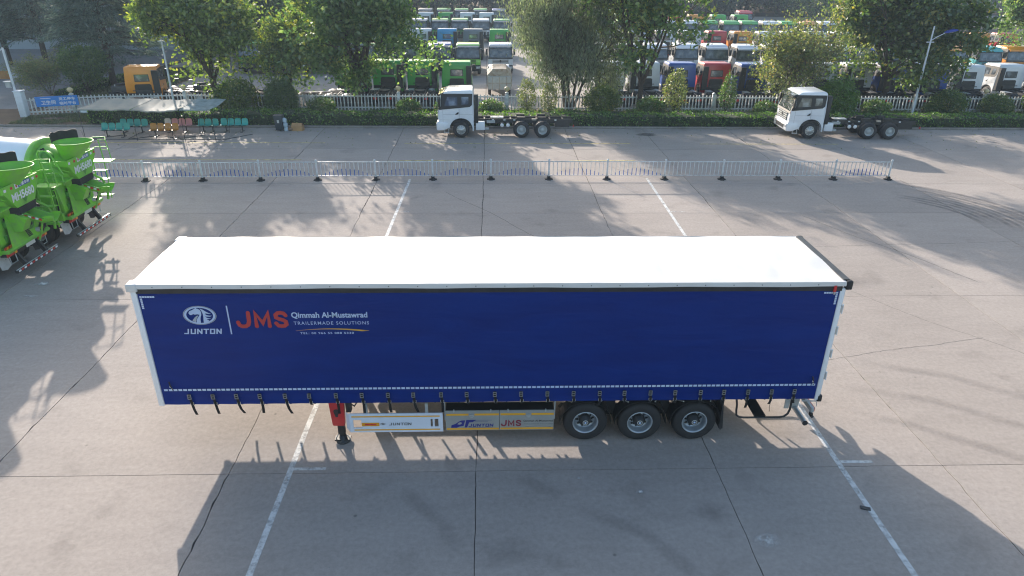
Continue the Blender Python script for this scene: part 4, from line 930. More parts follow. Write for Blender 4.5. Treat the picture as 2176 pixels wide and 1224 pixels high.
# bare chassis standing behind the fence below the yellowing tree
def bare_chassis(label, x, y, rz):
    t = thing('bare_chassis', label, 'chassis', (x, y, 0), rz, 'bare truck chassis behind the left fence')
    b = MB()
    for yy in (-.47, .40): b.box(0, 6.3, yy, yy+.07, .82, 1.05, 'black_steel')
    b.build('chassis_rail', t)
    for k in range(8):
        b = MB(); b.box(.2+.8*k, .3+.8*k, -.4, .4, .88, 1.03, 'dark_metal'); b.build('cross_member', t)
    b = MB(); b.box(.2, 1.4, -.38, .38, .75, 1.45, 'dark_metal'); b.cyl((.5, -.3, 1.5), (1.1, .3, 1.5), .13, n=10, m='galvanised'); b.build('engine', t, bev=.05)
    b = MB(); b.cyl((2.4, .8, .75), (3.5, .8, .75), .27, n=14, m='galvanised'); b.build('fuel_tank', t)
    b = MB(); b.box(2.4, 3.2, -1.05, -.6, .5, .98, 'galvanised'); b.build('battery_box', t, bev=.03)
    for i, xx in enumerate((.9, 4.3, 5.6)):
        for s in (-1, 1):
            o = link('wheel', WM[(0 if i == 0 else 1, 0, 1 if i == 0 else 0)], t); o.location = (xx, s*1.22, .53); o.rotation_euler = (0, 0, 0 if s < 0 else pi)
            b = MB(); n = 8; vs = []
            for q in range(n+1):
                a = R(20+140*q/n); vs += [(xx+.62*cos(a), s*.85, .55+.62*sin(a)), (xx+.62*cos(a), s*1.25, .55+.62*sin(a))]
            b.add(vs, [(2*q, 2*q+1, 2*q+3, 2*q+2) for q in range(n)], 'black_plastic'); b.build('mudguard', t)
bare_chassis('bare black truck chassis lying just left of the orange cab behind the fence', -21.6, 41.8, R(8))
bare_chassis('bare black truck chassis below the left part of the yellowing tree', -15.6, 42.6, R(-4))
bare_chassis('bare black truck chassis behind the fence near the cone bush', -8.9, 41.2, R(3))
# small refuse truck with ribbed cream body
t = thing('refuse_truck', 'small cream refuse truck with a ribbed hopper body parked nose away behind the fence', 'truck', (8.45, 46.0, 0))

pr = [(-.98, .75), (.98, .75), (1.0, 1.7), (.55, 2.2), (-.55, 2.2), (-1.0, 1.7)]

b = MB(); b.prism(pr, 'xz', .3, 3.2, 'cream_paint'); b.build('refuse_body', t, bev=.02)
for y in (.27, 1.0, 1.7, 2.4, 3.1):
    b = MB(); b.prism([(x*1.05, z*1.02+.0) for x, z in pr], 'xz', y, y+.12, 'cream_paint'); b.build('rib', t)
b = MB(); b.box(-.95, .95, -.02, .25, .6, 1.65, 'off_white'); tg = b.build('tailgate', t, bev=.02)
b = MB()
for x in (-.6, 0, .6): b.box(x-.03, x+.03, -.06, -.015, .6, 1.65, 'cream_paint')
b.box(-.95, .95, -.065, -.02, 1.1, 1.16, 'cream_paint'); b.build('tailgate_frame', tg)
b = MB(); b.prism([(3.5, .6), (3.5, 1.95), (3.7, 2.05), (4.7, 2.05), (5.15, 1.3), (5.25, .6)], 'yz', -.9, .9, 'lot_white'); b.build('cab', t, bev=.08, seg=3)
b = MB(); b.add([(-.7, 3.48, 1.35), (.7, 3.48, 1.35), (.65, 3.49, 1.85), (-.65, 3.49, 1.85)], [(0, 1, 2, 3)], 'window_glass'); b.build('rear_window', t)
for s in (-1, 1):
    b = MB(); b.box(s*1.05-.06, s*1.05+.06, 4.75, 4.82, 1.35, 1.7, 'off_white'); b.tube([(s*.9, 4.8, 1.3), (s*1.05, 4.8, 1.4)], .02, 5, 'black_plastic'); b.build('mirror', t)
for x in (-1, 1):
    for y, d in ((1.2, 1), (4.2, 0)):
        b = MB(); b.lathe([(0, .15), (.02, .2), (.01, .36), (-.05, .38), (-.22, .38), (-.24, .2)], (x*.95, y, .38), (x, 0, 0), 18, 'black_rubber'); b.lathe([(0, .2), (-.04, .18), (-.05, 0)], (x*.95, y, .38), (x, 0, 0), 12, 'galvanised'); b.build('wheel', t)

# ------------------------------------------------------------------ picket fence of concrete pales
fence = thing('picket_fence', 'long white concrete picket fence running behind the clipped hedge', 'fence', (0, 0, 0))
FP = [(-25.1, 37.0), (-20.9, 38.55), (-14.9, 39.25), (60, 39.4)]
def along(P, step):
    out = []; carry = 0
    for a, c in zip(P[:-1], P[1:]):
        a = Vector(a); c = Vector(c); L_ = (c-a).length; d = carry
        while d < L_: p = a.lerp(c, d/L_); out.append((p.x, p.y, math.atan2(c.y-a.y, c.x-a.x))); d += step
        carry = d-L_
    return out
pb = MB(); pb.prism([(-.04, .06), (-.055, .25), (-.035, .32), (-.05, .62), (-.03, .70), (-.04, 1.10), (-.018, 1.13), (-.035, 1.17), (-.035, 1.22), (0, 1.27), (.035, 1.22), (.035, 1.17), (.018, 1.13), (.04, 1.10), (.03, .70), (.05, .62), (.035, .32), (.055, .25), (.04, .06)], 'xz', -.028, .028, 'picket_white')
pk = pb.mesh('picket'); pts = along(FP, .255)
for i, (x, y, a) in enumerate(pts[:286]):
    o = link('picket', pk, fence); o.location = (x, y, .10); o.rotation_euler = (R(random.uniform(-1.5, 1.5)), R(random.uniform(-1.8, 1.8)), a)
if len(pts) > 286:
    b = MB()
    for x, y, a in pts[286:]: b.box(x-.04, x+.04, y-.028, y+.028, .14, 1.36, 'picket_white')
    tag(b.build('pickets', fence), kind='stuff')
for z in (.22, 1.04):
    for a, c in zip(FP[:-1], FP[1:]):
        a = Vector(a); c = Vector(c); d = (c-a).normalized(); n = Vector((-d.y, d.x))*.035; b = MB()
        b.prism([tuple(a+n*1.01), tuple(a+n*2.4), tuple(c+n*2.4), tuple(c+n*1.01)], 'xy', z+.10, z+.19, 'picket_white'); b.build('rail', fence)
b = MB()
for a, c in zip(FP[:-1], FP[1:]):
    a = Vector(a); c = Vector(c); d = (c-a).normalized(); n = Vector((-d.y, d.x))*.10; b = MB()
    b.prism([tuple(a-n), tuple(a+n), tuple(c+n), tuple(c-n)], 'xy', .05, .20, 'kerb_stone'); b.build('plinth', fence)
post_b = MB(); post_b.box(-.11, .11, -.11, .11, .05, 1.38, 'picket_white'); post_b.prism([(-.13, 1.38), (.13, 1.38), (.13, 1.42), (.03, 1.50), (-.03, 1.50), (-.13, 1.42)], 'xz', -.13, .13, 'picket_white')
pm = post_b.mesh('post', bev=.008, seg=1)
postx = [-22.4, -14.9, -7.1, .82, 8.92, 16.7, 24.6, 32.4, 40.2, 45.6, 53]
glob = MB(); glob.lathe([(0, .06), (.02, .07), (.05, .05), (.06, .09), (.10, .15), (.17, .19), (.24, .195), (.31, .17), (.37, .10), (.39, 0)], (0, 0, 1.49), (0, 0, 1), 20, 'globe_cream'); gm = glob.mesh('globe_lamp')
def fy(x):
    for a, c in zip(FP[:-1], FP[1:]):
        if a[0] <= x <= c[0]: return a[1]+(c[1]-a[1])*(x-a[0])/(c[0]-a[0])
gn = {0: 'cream globe lamp on the fence post right of the blue sign', 1: 'yellowed globe lamp on the fence post behind the orange benches', 3: 'cream globe lamp on the fence post left of the middle white truck', 4: 'cream globe lamp on the fence post below the refuse truck', 9: 'yellow globe lamp on the fence post at the far right'}
for i, x in enumerate(postx):
    y = fy(x)+.01; o = link('post', pm, fence); o.location = (x, y-.03, .06)
    if i in gn: tag(link('globe_lamp', gm), gn[i], 'lamp', 'globe lamps on the picket fence').location = (x, y-.03, .07)
b = MB(); b.box(-.24, .24, -.24, .24, 0, 1.78, 'bollard_white'); b.box(-.28, .28, -.28, .28, 1.78, 1.85, 'bollard_white'); o = b.build('gate_pillar', bev=.02); o.location = (-25.3, 36.85, .06)
tag(o, 'square white pillar at the left end of the picket fence', 'pillar')
# blue sign hung on the fence
t = thing('fence_sign', 'blue sign with white Chinese lettering hung on the left end of the fence', 'sign', (-23.25, 37.55, 0), math.atan2(1.55, 4.2))
b = MB(); b.box(-1.32, 1.32, -.03, 0, .72, 1.42, 'sign_blue'); b.build('sign_board', t)
for body, x0, x1, z0, z1 in (('卫生间', -1.0, -.10, .86, 1.14), ('员工停车', .12, 1.15, 1.10, 1.32), ('临时平台', .12, 1.15, .80, 1.02)):
    b = MB(); letters(b, body, x0, x1, z0, z1, 'white_print', -.033, offset=.02); b.build('lettering', t)
b = MB(); b.box(-1.0, -.35, -.036, -.033, 1.27, 1.30, 'white_print'); b.build('lettering', t)
for x in (-1.1, 1.1):
    b = MB(); b.box(x-.02, x+.02, .0, .03, .7, 1.2, 'dark_metal'); b.build('hanger', t)
b = MB(); b.box(-.45, .45, -.03, .0, .0, .22, 'galvanised'); b.box(-.40, .40, -.036, -.03, .05, .17, 'white_print'); o = b.build('small_plaque'); o.location = (-21.6, 38.0, .12); o.rotation_euler = (R(-15), 0, .3)
tag(o, 'small grey plaque on the grass at the foot of the left fence', 'sign')

# ------------------------------------------------------------------ white barrier railing on the yard
rail = thing('barrier_railing', 'white steel barrier railing with blue lower bars and black rubber feet across the yard', 'railing')
def ry(x): return 21.54+.40*min(1, max(0, (x+10.13)/18)) if x < 30 else 21.94
px = [-10.13+3.05*k for k in range(-2, 3)]
px = [-16.2, -13.15, -10.13, -7.24, -4.30, -1.37, 1.64, 4.62, 7.67, 10.74, 13.83, 16.91, 20.01, 23.05, 26.06, 29.06]
bb = MB(); bb.cyl((0, 0, .12), (0, 0, 1.02), .047, n=10, m='rail_white'); bb.lathe([(1.02, .06), (1.04, .065), (1.07, .055), (1.10, .03), (1.11, 0)], (0, 0, 0), (0, 0, 1), 10, 'rail_white'); post_me = bb.mesh('post')
bb = MB(); bb.prism([(-.21, 0), (.21, 0), (.21, .03), (.09, .08), (.075, .18), (-.075, .18), (-.09, .08), (-.21, .03)], 'xz', -.10, .10, 'black_rubber'); bb.box(-.10, .10, -.22, .22, 0, .035, 'black_rubber'); foot_me = bb.mesh('rubber_foot')
for x in px:
    o = link('post', post_me, rail); o.location = (x, ry(x), 0); f_ = link('rubber_foot', foot_me, o); f_.rotation_euler = (0, 0, random.uniform(-.25, .25))
H = [.06, .17, .27, .35, .40, .44, .455, .44, .40, .35, .27, .17, .06]
BARME = {}
for k, h in enumerate(H + [0]):
    key = round(h, 3)
    if key in BARME: continue
    a = MB(); a.box(-.014, .014, -.014, .014, .24+h*.82, .94, 'rail_white'); c = None
    if h: c = MB(); c.box(-.0155, .0155, -.0155, .0155, .24, .24+h*.82, 'rail_blue')
    BARME[key] = (a.mesh('bar'), c.mesh('blue_sleeve') if c else None)
for i, (xa, xb) in enumerate(zip(px[:-1], px[1:])):
    ya, yb = ry(xa), ry(xb); a = math.atan2(yb-ya, xb-xa)
    for z, h in ((.94, .045), (.215, .028)):
        b = MB(); b.box(.04, xb-xa-.04, -.018, .018, z, z+h, 'rail_white'); o = b.build('rail', rail, bev=.006, seg=1); o.location = (xa, ya, 0); o.rotation_euler = (0, 0, a)
    plain = 11 <= i <= 13
    for k in range(13):
        u = (k+1)/14; me, blue = BARME[round(0 if plain else H[k], 3)]
        o = link('bar', me, rail); o.location = (xa+(xb-xa)*u, ya+(yb-ya)*u, 0)
        if blue: link('blue_sleeve', blue, o)

# ------------------------------------------------------------------ street lamps and camera pole
def lamp(label, x, y, h, side, head_dx, head_dz=0):
    t = thing('street_lamp', label, 'street lamp', (x, y, 0), 0, 'street lamps behind the hedge')
    b = MB(); b.cyl((0, 0, .1), (0, 0, h), .085, .05, n=12, m='bollard_white'); b.build('pole', t)
    b = MB(); b.box(-.16, .16, -.16, .16, .08, .14, 'galvanised'); b.build('base_plate', t)
    b = MB(); b.tube([(0, 0, h-1.0), (side*.35, -.02, h-.75), (side*.8, -.05, h-.5), (side*head_dx, -.05, h-.42)], .028, 7, 'bollard_white'); b.box(-.28, .28, -.02, .02, h-1.12, h-1.06, 'bollard_white'); b.build('arm', t)
    b = MB(); prof = [(-.45, 0), (-.42, .06), (-.2, .12), (.15, .13), (.38, .08), (.45, 0), (.38, -.03), (-.42, -.03)]
    b.prism([(p[0]*side, p[1]) for p in prof], 'xz', -.16, .16, 'badge_blue'); o = b.build('lamp_head', t, bev=.03); o.location = (side*(head_dx+.35), -.05, h-.36); o.rotation_euler = (0, -side*R(12), 0)
    b = MB(); b.box(-.3, .3, -.12, .12, -.045, -.032, 'lamp_glass'); b.build('lamp_glass', o)
    return t
lamp('tall grey street lamp rising through the yellowing tree behind the awning', -15.45, 38.45, 6.15, -1, .75)
lamp('tall grey street lamp in front of the large dark tree at right', 39.46, 38.1, 6.5, 1, .95)
t = thing('camera_pole', 'thin white camera pole beside the pillar at the left edge', 'camera pole', (-25.75, 37.2, 0))
b = MB(); b.cyl((0, 0, 0), (0, 0, 4.7), .085, .075, n=12, m='bollard_white'); b.build('pole', t)
b = MB(); b.tube([(0, 0, 4.65), (-.25, -.05, 4.5), (-.55, -.1, 4.55)], .035, 6, 'bollard_white'); b.build('arm', t)
b = MB(); b.box(-.78, -.42, -.17, -.03, 4.58, 4.70, 'white_paint'); b.build('camera_housing', t, bev=.02)
b = MB(); b.box(-.42, -.08, -.2, .05, 2.05, 2.45, 'galvanised'); b.box(-.50, -.05, -.25, .08, 2.45, 2.49, 'white_paint'); b.build('control_box', t)

# ------------------------------------------------------------------ awning with ground frame, and the bench rows
t = thing('awning', 'faded grey cloth awning stretched on thin poles over the benches', 'awning')
def cloth(name, x0, x1, mname, sag, skew=.0):
    b = MB(); nx, ny = 36, 8; vs = []
    for j in range(ny+1):
        v = j/ny; y = 30.2+2.15*v
        for i in range(nx+1):
            u = i/nx; x = x0+(x1-x0)*u + skew*v
            seams = .035*abs(sin(pi*(x-x0)/1.02))**.5
            z = 1.93+.26*v - sag*sin(pi*u)*(1-.4*v) - .05*sin(pi*v) + seams + .012*sin(x*7+v*3)
            vs.append((x, y, z))
    b.add(vs, [(j*(nx+1)+i, j*(nx+1)+i+1, (j+1)*(nx+1)+i+1, (j+1)*(nx+1)+i) for j in range(ny) for i in range(nx)], mname, True)
    vs2 = [(p[0], p[1]-.005, p[2]) for p in vs[:nx+1]] + [(p[0], p[1]-.02, p[2]-.07) for p in vs[:nx+1]]
    b.add(vs2, [(i, i+1, i+nx+2, i+nx+1) for i in range(nx)], mname, True)
    return b.build(name, t)
cloth('awning_cloth', -17.75, -14.55, 'awning_cloth', .02, .55); cloth('awning_cloth', -14.5, -11.6, 'awning_cloth', .12, .35); cloth('awning_cloth', -11.55, -9.65, 'awning_cloth_dark', .02, .3)
for x in (-17.7, -14.5, -11.55, -9.65):
    for y, h in ((30.25, 1.92), (32.4, 2.18)):
        b = MB(); b.cyl((x+(.1 if y > 31 else 0), y, 0), (x+(.45 if y > 31 else 0), y, h), .016, n=6, m='dark_metal'); b.build('pole', t)
b = MB()
for p, q in (((-19.2, 32.6), (-17.9, 30.5)), ((-17.9, 30.5), (-15.24, 30.55)), ((-15.24, 30.55), (-9.17, 30.6)), ((-17.85, 30.5), (-15.9, 31.7)), ((-15.2, 30.55), (-13.7, 31.6)), ((-15.24, 30.55), (-15.3, 32.3)), ((-12.3, 30.55), (-10.9, 31.8)), ((-9.17, 30.6), (-7.9, 32.0)), ((-12.3, 30.55), (-12.3, 31.2))):
    b = MB(); b.cyl((*p, .02), (*q, .02), .02, n=5, m='dark_metal'); b.build('ground_bar', t)
def bench(label, x0, n, y, m, rz=0, missing=(), mats=None):
    t = thing('beam_bench', label, 'bench', (x0, y, 0), rz, 'rows of plastic seats by the hedge')
    L_ = n*.46
    b = MB(); b.box(-.1, L_-.36, -.03, .03, .36, .41, 'dark_metal'); b.build('beam', t)
    for x in (.15, L_-.62):
        b = MB(); b.box(x-.025, x+.025, -.025, .025, .03, .36, 'dark_metal'); b.box(x-.03, x+.03, -.26, .26, 0, .035, 'dark_metal'); b.box(x-.09, x+.09, -.28, -.24, 0, .04, 'dark_metal'); b.build('leg', t)
    for k in range(n):
        mm = mats[k] if mats else m; b = MB(); nu, nv = 6, 10; vs = []
        for j in range(nv+1):
            v = j/nv
            if v < .5: y_ = -.24+.40*(v/.5); z = .43+.03*(1-v*2)**2*0 - .03*sin(pi*v/.5) + (0.02 if v == 0 else 0)
            else: w_ = (v-.5)/.5; y_ = .16+.10*w_+.03*sin(pi*w_); z = .43+.40*w_
            for i in range(nu+1):
                u = i/nu*2-1; wd = .205*(1-.12*max(0, v-.75)*4*.5); vs.append((k*.46+u*wd, y_-(.03*u*u if v > .5 else 0), z+(.035*u*u if v < .5 else 0)-(.05*u**4 if v > .95 else 0)))
        N = nu+1; fs = [(j*N+i, j*N+i+1, (j+1)*N+i+1, (j+1)*N+i) for j in range(nv) for i in range(nu)]
        b.add(vs, fs, mm, True); b.add([(p[0], p[1]+.006, p[2]-.012) for p in vs], fs, mm, True); b.build('seat', t)
    return t
bench('teal four-seat bench standing at the front left under the awning', -17.05, 4, 31.35, 'seat_teal')
bench('teal four-seat bench behind and right of the front left bench', -16.45, 4, 32.55, 'seat_teal')
bench('orange four-seat bench in front of the pink one', -13.95, 4, 31.3, 'seat_orange')
bench('pink bench with one pale seat at its left end behind the orange bench', -13.65, 4, 32.75, 'seat_pink', mats=['seat_white', 'seat_pink', 'seat_pink', 'seat_pink'])
bench('teal three-seat bench against the hedge just right of the pink bench', -11.45, 3, 32.7, 'seat_teal')
bench('teal four-seat bench against the hedge at the right end of the row', -10.02, 4, 32.85, 'seat_teal')

# bin, jugs, carton, sack
t = thing('wheelie_bin', 'dark grey wheelie bin standing at the kerb before the rounded bush', 'bin', (-6.42, 33.2, 0))
b = MB(); b.add([(-.22, -.24, .08), (.22, -.24, .08), (.22, .22, .08), (-.22, .22, .08), (-.28, -.31, .98), (.28, -.31, .98), (.28, .29, .98), (-.28, .29, .98)], [(3, 2, 1, 0), (4, 5, 6, 7), (0, 1, 5, 4), (1, 2, 6, 5), (2, 3, 7, 6), (3, 0, 4, 7)], 'bin_plastic'); b.build('body', t, bev=.02)
b = MB(); b.prism([(-.34, .98), (.33, .98), (.33, 1.02), (.1, 1.07), (-.34, 1.03)], 'yz', -.30, .30, 'bin_plastic'); b.cyl((-.28, .33, .98), (.28, .33, .98), .03, n=8, m='bin_plastic'); b.build('lid', t, bev=.012)
for x in (-.2, .2):
    b = MB(); b.cyl((x-.03, .24, .1), (x+.03, .24, .1), .1, n=14, m='black_rubber'); b.build('wheel', t)
b = MB(); b.add([(-.07, -.295, .55), (.07, -.295, .55), (.07, -.31, .75), (-.07, -.31, .75)], [(0, 1, 2, 3)], 'off_white'); b.build('recycling_mark', t)
for k, (dx, dz, rz) in enumerate(((0, 0, 0), (-.02, .29, .3), (-.05, .58, .1))):
    b = MB(); b.lathe([(0, .0), (0, .13), (.03, .145), (.22, .145), (.26, .10), (.28, .05), (.29, .05), (.29, 0)], (0, 0, 0), (0, 0, 1), 14, 'pale_jug'); o = b.build('water_jug'); o.location = (-6.0+dx, 33.1, dz); o.rotation_euler = (R(4), R(3), rz)
    tag(o, ('bottom' if k == 0 else 'middle' if k == 1 else 'topmost') + ' pale plastic jug of the stack beside the bin', 'jug', 'plastic jugs stacked beside the bin')
t = thing('cardboard_box', 'brown cardboard box with open flaps on the kerb beside the bin', 'box', (-5.25, 33.25, 0), R(-8))
b = MB(); b.box(-.36, .36, -.22, .22, 0, .34, 'cardboard'); b.build('carton', t)
for s, a in ((-1, .5), (1, -.35)):
    b = MB(); b.add([(-.36, s*.22, .345), (.36, s*.22, .345), (.36, s*.05, .345+.16*abs(a)*2), (-.36, s*.05, .345+.16*abs(a)*2)], [(0, 1, 2, 3)], 'cardboard'); b.build('flap', t)
def lump(name, loc, r, m, label, cat, sq=(1, 1, .7), seed=1):
    rn = np.random.default_rng(seed); b = MB(); n = 14; prof = []
    vs = []; ph = rn.random(6)*6
    for j in range(8):
        th = pi*j/7
        for i in range(n):
            a = 2*pi*i/n; rr = r*(1+.12*sin(3*a+ph[0]+j)+.08*sin(5*a+ph[1]-j)); vs.append((rr*sin(th)*cos(a)*sq[0], rr*sin(th)*sin(a)*sq[1], max(0, r*sq[2]*(1+cos(th))*.5)))
    b.add(vs, [(j*n+i, j*n+(i+1) % n, (j+1)*n+(i+1) % n, (j+1)*n+i) for j in range(7) for i in range(n)], m, True); o = b.build(name); o.location = loc; return tag(o, label, cat)
lump('sack', (-5.75, 33.2, 0), .24, 'brown_sack', 'small crumpled brown sack between the jugs and the cardboard box', 'sack', seed=4, sq=(1, .9, 1.1))

# ------------------------------------------------------------------ concrete mixer trucks (origin: ground under the rear bumper, nose towards -x)
def hoop(pts, r, m='mixer_green', n=6):
    b = MB(); b.tube(pts, r, n, m); return b
def make_mixer(label):
    t = thing('mixer_truck', label, 'mixer truck')
    # drum, axis tilted a little
    dr = thing('drum', None, None, (-1.25, 0, 2.78)); dr.parent = t; dr.rotation_euler = (0, R(4.5), 0)   # local -x runs forward
    b = MB(); b.lathe([(.08, 1.13), (.5, 1.16), (3.2, 1.17), (3.9, 1.12), (5.6, .75), (5.9, .45), (5.95, 0)], (0, 0, 0), (-1, 0, 0), 56, 'drum_white'); b.build('drum_shell', dr)
    b = MB(); b.lathe([(.14, 1.10), (.14, 1.27), (.10, 1.29), (-.02, 1.29), (-.06, 1.27), (-.06, 1.08)], (0, 0, 0), (-1, 0, 0), 56, 'mixer_green'); b.build('roller_ring', dr)
    b = MB(); b.lathe([(.06, 1.10), (-.15, 1.06), (-.55, .90), (-1.05, .66), (-1.12, .62), (-1.12, 0)], (0, 0, 0), (-1, 0, 0), 48, 'mixer_green'); b.build('drum_cone', dr)
    # charging hopper
    hp = thing('charging_hopper', None, None, (.10, -.10, 0)); hp.parent = t
    b = MB(); n = 36; vs = []
    for (z, rx, ry_, ox) in ((3.95, .70, .60, 0), (3.93, .69, .59, 0), (3.70, .56, .50, -.06), (3.35, .36, .36, -.20), (3.20, .30, .30, -.25)):
        for i in range(n): a = 2*pi*i/n; vs.append((ox+rx*cos(a)*(1.0 if cos(a) > 0 else 1.0), ry_*sin(a), z))
    fs = [(j*n+i, j*n+(i+1) % n, (j+1)*n+(i+1) % n, (j+1)*n+i) for j in range(4) for i in range(n)]
    b.add(vs, fs, 'mixer_green', True); b.build('funnel', hp)
    b = hoop([(.71*cos(a), .61*sin(a), 3.955) for a in np.linspace(0, 2*pi, 37)], .018); b.build('rim', hp)
    b = MB(); vs = []; m_ = 18
    for i in range(m_+1):
        a = R(98+118*i/m_); lift = .34+.02*sin(i*1.1)
        for rr, z in ((.70, 3.93), (.72, 3.95+lift), (.69, 3.95+lift), (.67, 3.93)): vs.append((rr*cos(a)*1.02-.02, rr*.9*sin(a), z))
    b.add(vs, [(4*i+k, 4*i+(k+1) % 4, 4*i+4+(k+1) % 4, 4*i+4+k) for i in range(m_) for k in range(4)] + [(0, 1, 2, 3), (4*m_+3, 4*m_+2, 4*m_+1, 4*m_)], 'black_rubber'); b.build('rubber_flap', hp)
    b = MB(); b.tube([(-.95, -.45, 3.75), (-1.1, -.5, 3.6), (-.95, -.55, 3.4), (-.8, -.5, 3.55), (-.9, -.45, 3.78)], .035, 6, 'black_rubber'); b.lathe([(0, 0), (0, .2), (.18, .2), (.2, .12), (.2, 0)], (-.72, -.52, 3.5), (0, -1, 0), 16, 'mixer_green_dark'); b.build('hose_reel', t)
    # discharge collector: wide band, tapering V below it
    cl = thing('collector', None, None); cl.parent = t
    b = MB(); b.box(.18, .205, -.98, .98, 3.17, 3.42, 'mixer_green')
    b.box(-.35, .18, -.98, -.955, 3.17, 3.40, 'mixer_green'); b.box(-.35, .18, .955, .98, 3.17, 3.40, 'mixer_green'); b.build('collector_band', cl)
    b = MB(); o_ = [(.19, -.96, 3.18), (.19, .96, 3.18), (.16, .50, 2.52), (.16, -.42, 2.52), (-.45, -.9, 3.18), (-.45, .9, 3.18), (-.25, .42, 2.52), (-.25, -.36, 2.52)]
    b.add(o_, [(0, 1, 2, 3), (1, 5, 6, 2), (0, 3, 7, 4), (4, 7, 6, 5)], 'mixer_green'); b.build('collector_chute', cl)
    def rear_text(b, body, y0, y1, z0, z1, m, x, **k):
        vs, fs = text_mesh(body, y0, y1, z0, z1, **k, m=m); b.add([(x+(0), v[0], v[2]) for v in vs], fs, m)
    b = MB(); b.box(.205, .209, -.32, .50, 3.22, 3.375, 'badge_blue'); b.box(.209, .211, -.36, -.18, 3.21, 3.385, 'white_print'); b.box(.211, .213, -.31, -.23, 3.25, 3.34, 'lamp_red'); b.build('badge', cl)
    b = MB(); rear_text(b, '三重车桥', -.14, .47, 3.235, 3.36, 'white_print', .2105, offset=.03); b.build('lettering', cl)
    for y0 in (-.95, -.6, .62, .85):
        b = MB(); b.box(.206, .209, y0, y0+.12, 3.25, 3.34, 'lamp_red' if y0 in (-.6, .85) else 'white_print'); b.build('reflector', cl)
    b = MB(); rear_text(b, 'MH5680', -.62, .62, 2.80, 3.10, 'white_print', 0, offset=.03)
    b.v = [(.192-.03*(3.18-v[2])/.66+.006, v[1], v[2]) for v in b.v]; b.build('number_lettering', cl)
    b = MB(); b.add([(.192, -.13, 2.80), (.192, .17, 2.80), (.186, .02, 2.62)], [(0, 1, 2)], 'mixer_green_dark'); b.build('warning_triangle', cl)
    b = MB(); b.prism([(.17, 2.30), (.20, 2.56), (-.25, 2.56), (-.22, 2.30)], 'xz', -.46, .52, 'black_rubber'); b.build('rubber_skirt', cl)
    # swing chute, half pipe folded out to the rear
    ch = thing('swing_chute', None, None, (-.30, .0, 2.42)); ch.parent = t; ch.rotation_euler = (0, R(21), R(4))
    b = MB(); vs = []; n = 12; Lc = 1.12
    for j in range(9):
        u = j/8; rr = .40-.13*u
        for i in range(n+1):
            a = R(180+180*i/n); vs.append((Lc*u, rr*cos(a), rr*sin(a)*1.0+.06))
        for i in range(n+1):
            a = R(360-180*i/n); vs.append((Lc*u, (rr-.02)*cos(a), (rr-.02)*sin(a)+.06))
    N = 2*(n+1); b.add(vs, [(j*N+i, j*N+(i+1) % N, (j+1)*N+(i+1) % N, (j+1)*N+i) for j in range(8) for i in range(N)], 'mixer_green', True); b.build('chute_trough', ch)
    for k in range(8):
        b = MB(); u = .16+k*.115; rr = .40-.13*(u/Lc); b.add([(u, -rr-.006, .03), (u+.09, -rr+.004, .03), (u+.09, -rr*.985+.004, -.05), (u, -rr*.985-.006, -.05)], [(0, 1, 2, 3)], 'lamp_red' if k % 2 else 'white_print'); b.build('reflector', ch)
    b = MB(); vs = []; nn = 10
    for j in range(4):
        u = j/3; ax = Lc-.08+.34*u; az = .05+.26*u-.10*u*u; rr = .29-.03*u
        for i in range(nn+1): a = R(170+200*i/nn); vs.append((ax-.12*sin(a)*0, rr*cos(a), az+rr*sin(a)))
        for i in range(nn+1): a = R(370-200*i/nn); vs.append((ax, (rr-.02)*cos(a), az+(rr-.02)*sin(a)))
    N2 = 2*(nn+1); b.add(vs, [(j*N2+i, j*N2+(i+1) % N2, (j+1)*N2+(i+1) % N2, (j+1)*N2+i) for j in range(3) for i in range(N2)] + [tuple(range(3*N2, 3*N2+nn+1)) + tuple(range(3*N2+nn+1, 4*N2))], 'mixer_green'); b.build('flip_chute', ch)
    b = MB(); b.tube([(.1, -.40, .06), (1.1, -.29, .06)], .018, 5, 'mixer_green_dark'); b.tube([(.1, .40, .06), (1.1, .29, .06)], .018, 5, 'mixer_green_dark'); b.build('chute_edge', ch)
    for yy, zz in ((-.8, 1.55), (-.62, 2.0), (.62, 1.5), (.78, 2.05)):
        b = MB(); b.box(-.40, -.255, yy-.09, yy+.09, zz-.12, zz+.12, 'mixer_green_dark'); b.build('access_cover', t, bev=.015)
    b = MB(); b.box(-.7, -.35, -.55, -.35, 1.5, 2.2, 'black_plastic'); b.build('control_box', t, bev=.02)
    for k in range(3):
        b = MB(); b.tube([(-.6+.05*k, -1.12, 2.6), (-.45, -1.18, 2.1-.1*k), (-.55+.06*k, -1.16, 1.3)], .018, 5, 'black_rubber'); b.build('hose', t)
    b = MB(); b.prism([(-.55, 2.35), (-.1, 2.35), (-.5, 2.0)], 'xz', .3, .33, 'mixer_green'); b.build('gusset', t)
    b = MB(); b.prism([(-.55, 2.35), (-.1, 2.35), (-.5, 2.0)], 'xz', -.33, -.30, 'mixer_green'); b.build('gusset', t)
    b = MB(); b.cyl((-.2, .55, 1.38), (-.05, .62, 1.38), .09, n=12, m='galvanised'); b.build('water_cap', t)
    b = MB(); b.box(-.09, -.075, -.28, .24, 1.02, 1.15, 'off_white'); b.build('number_plate', t)
    b = MB(); b.tube([(.55, .05, 2.0), (.35, .1, 1.5), (.15, .15, 1.15)], .035, 7, 'mixer_green'); b.build('chute_jack', t)
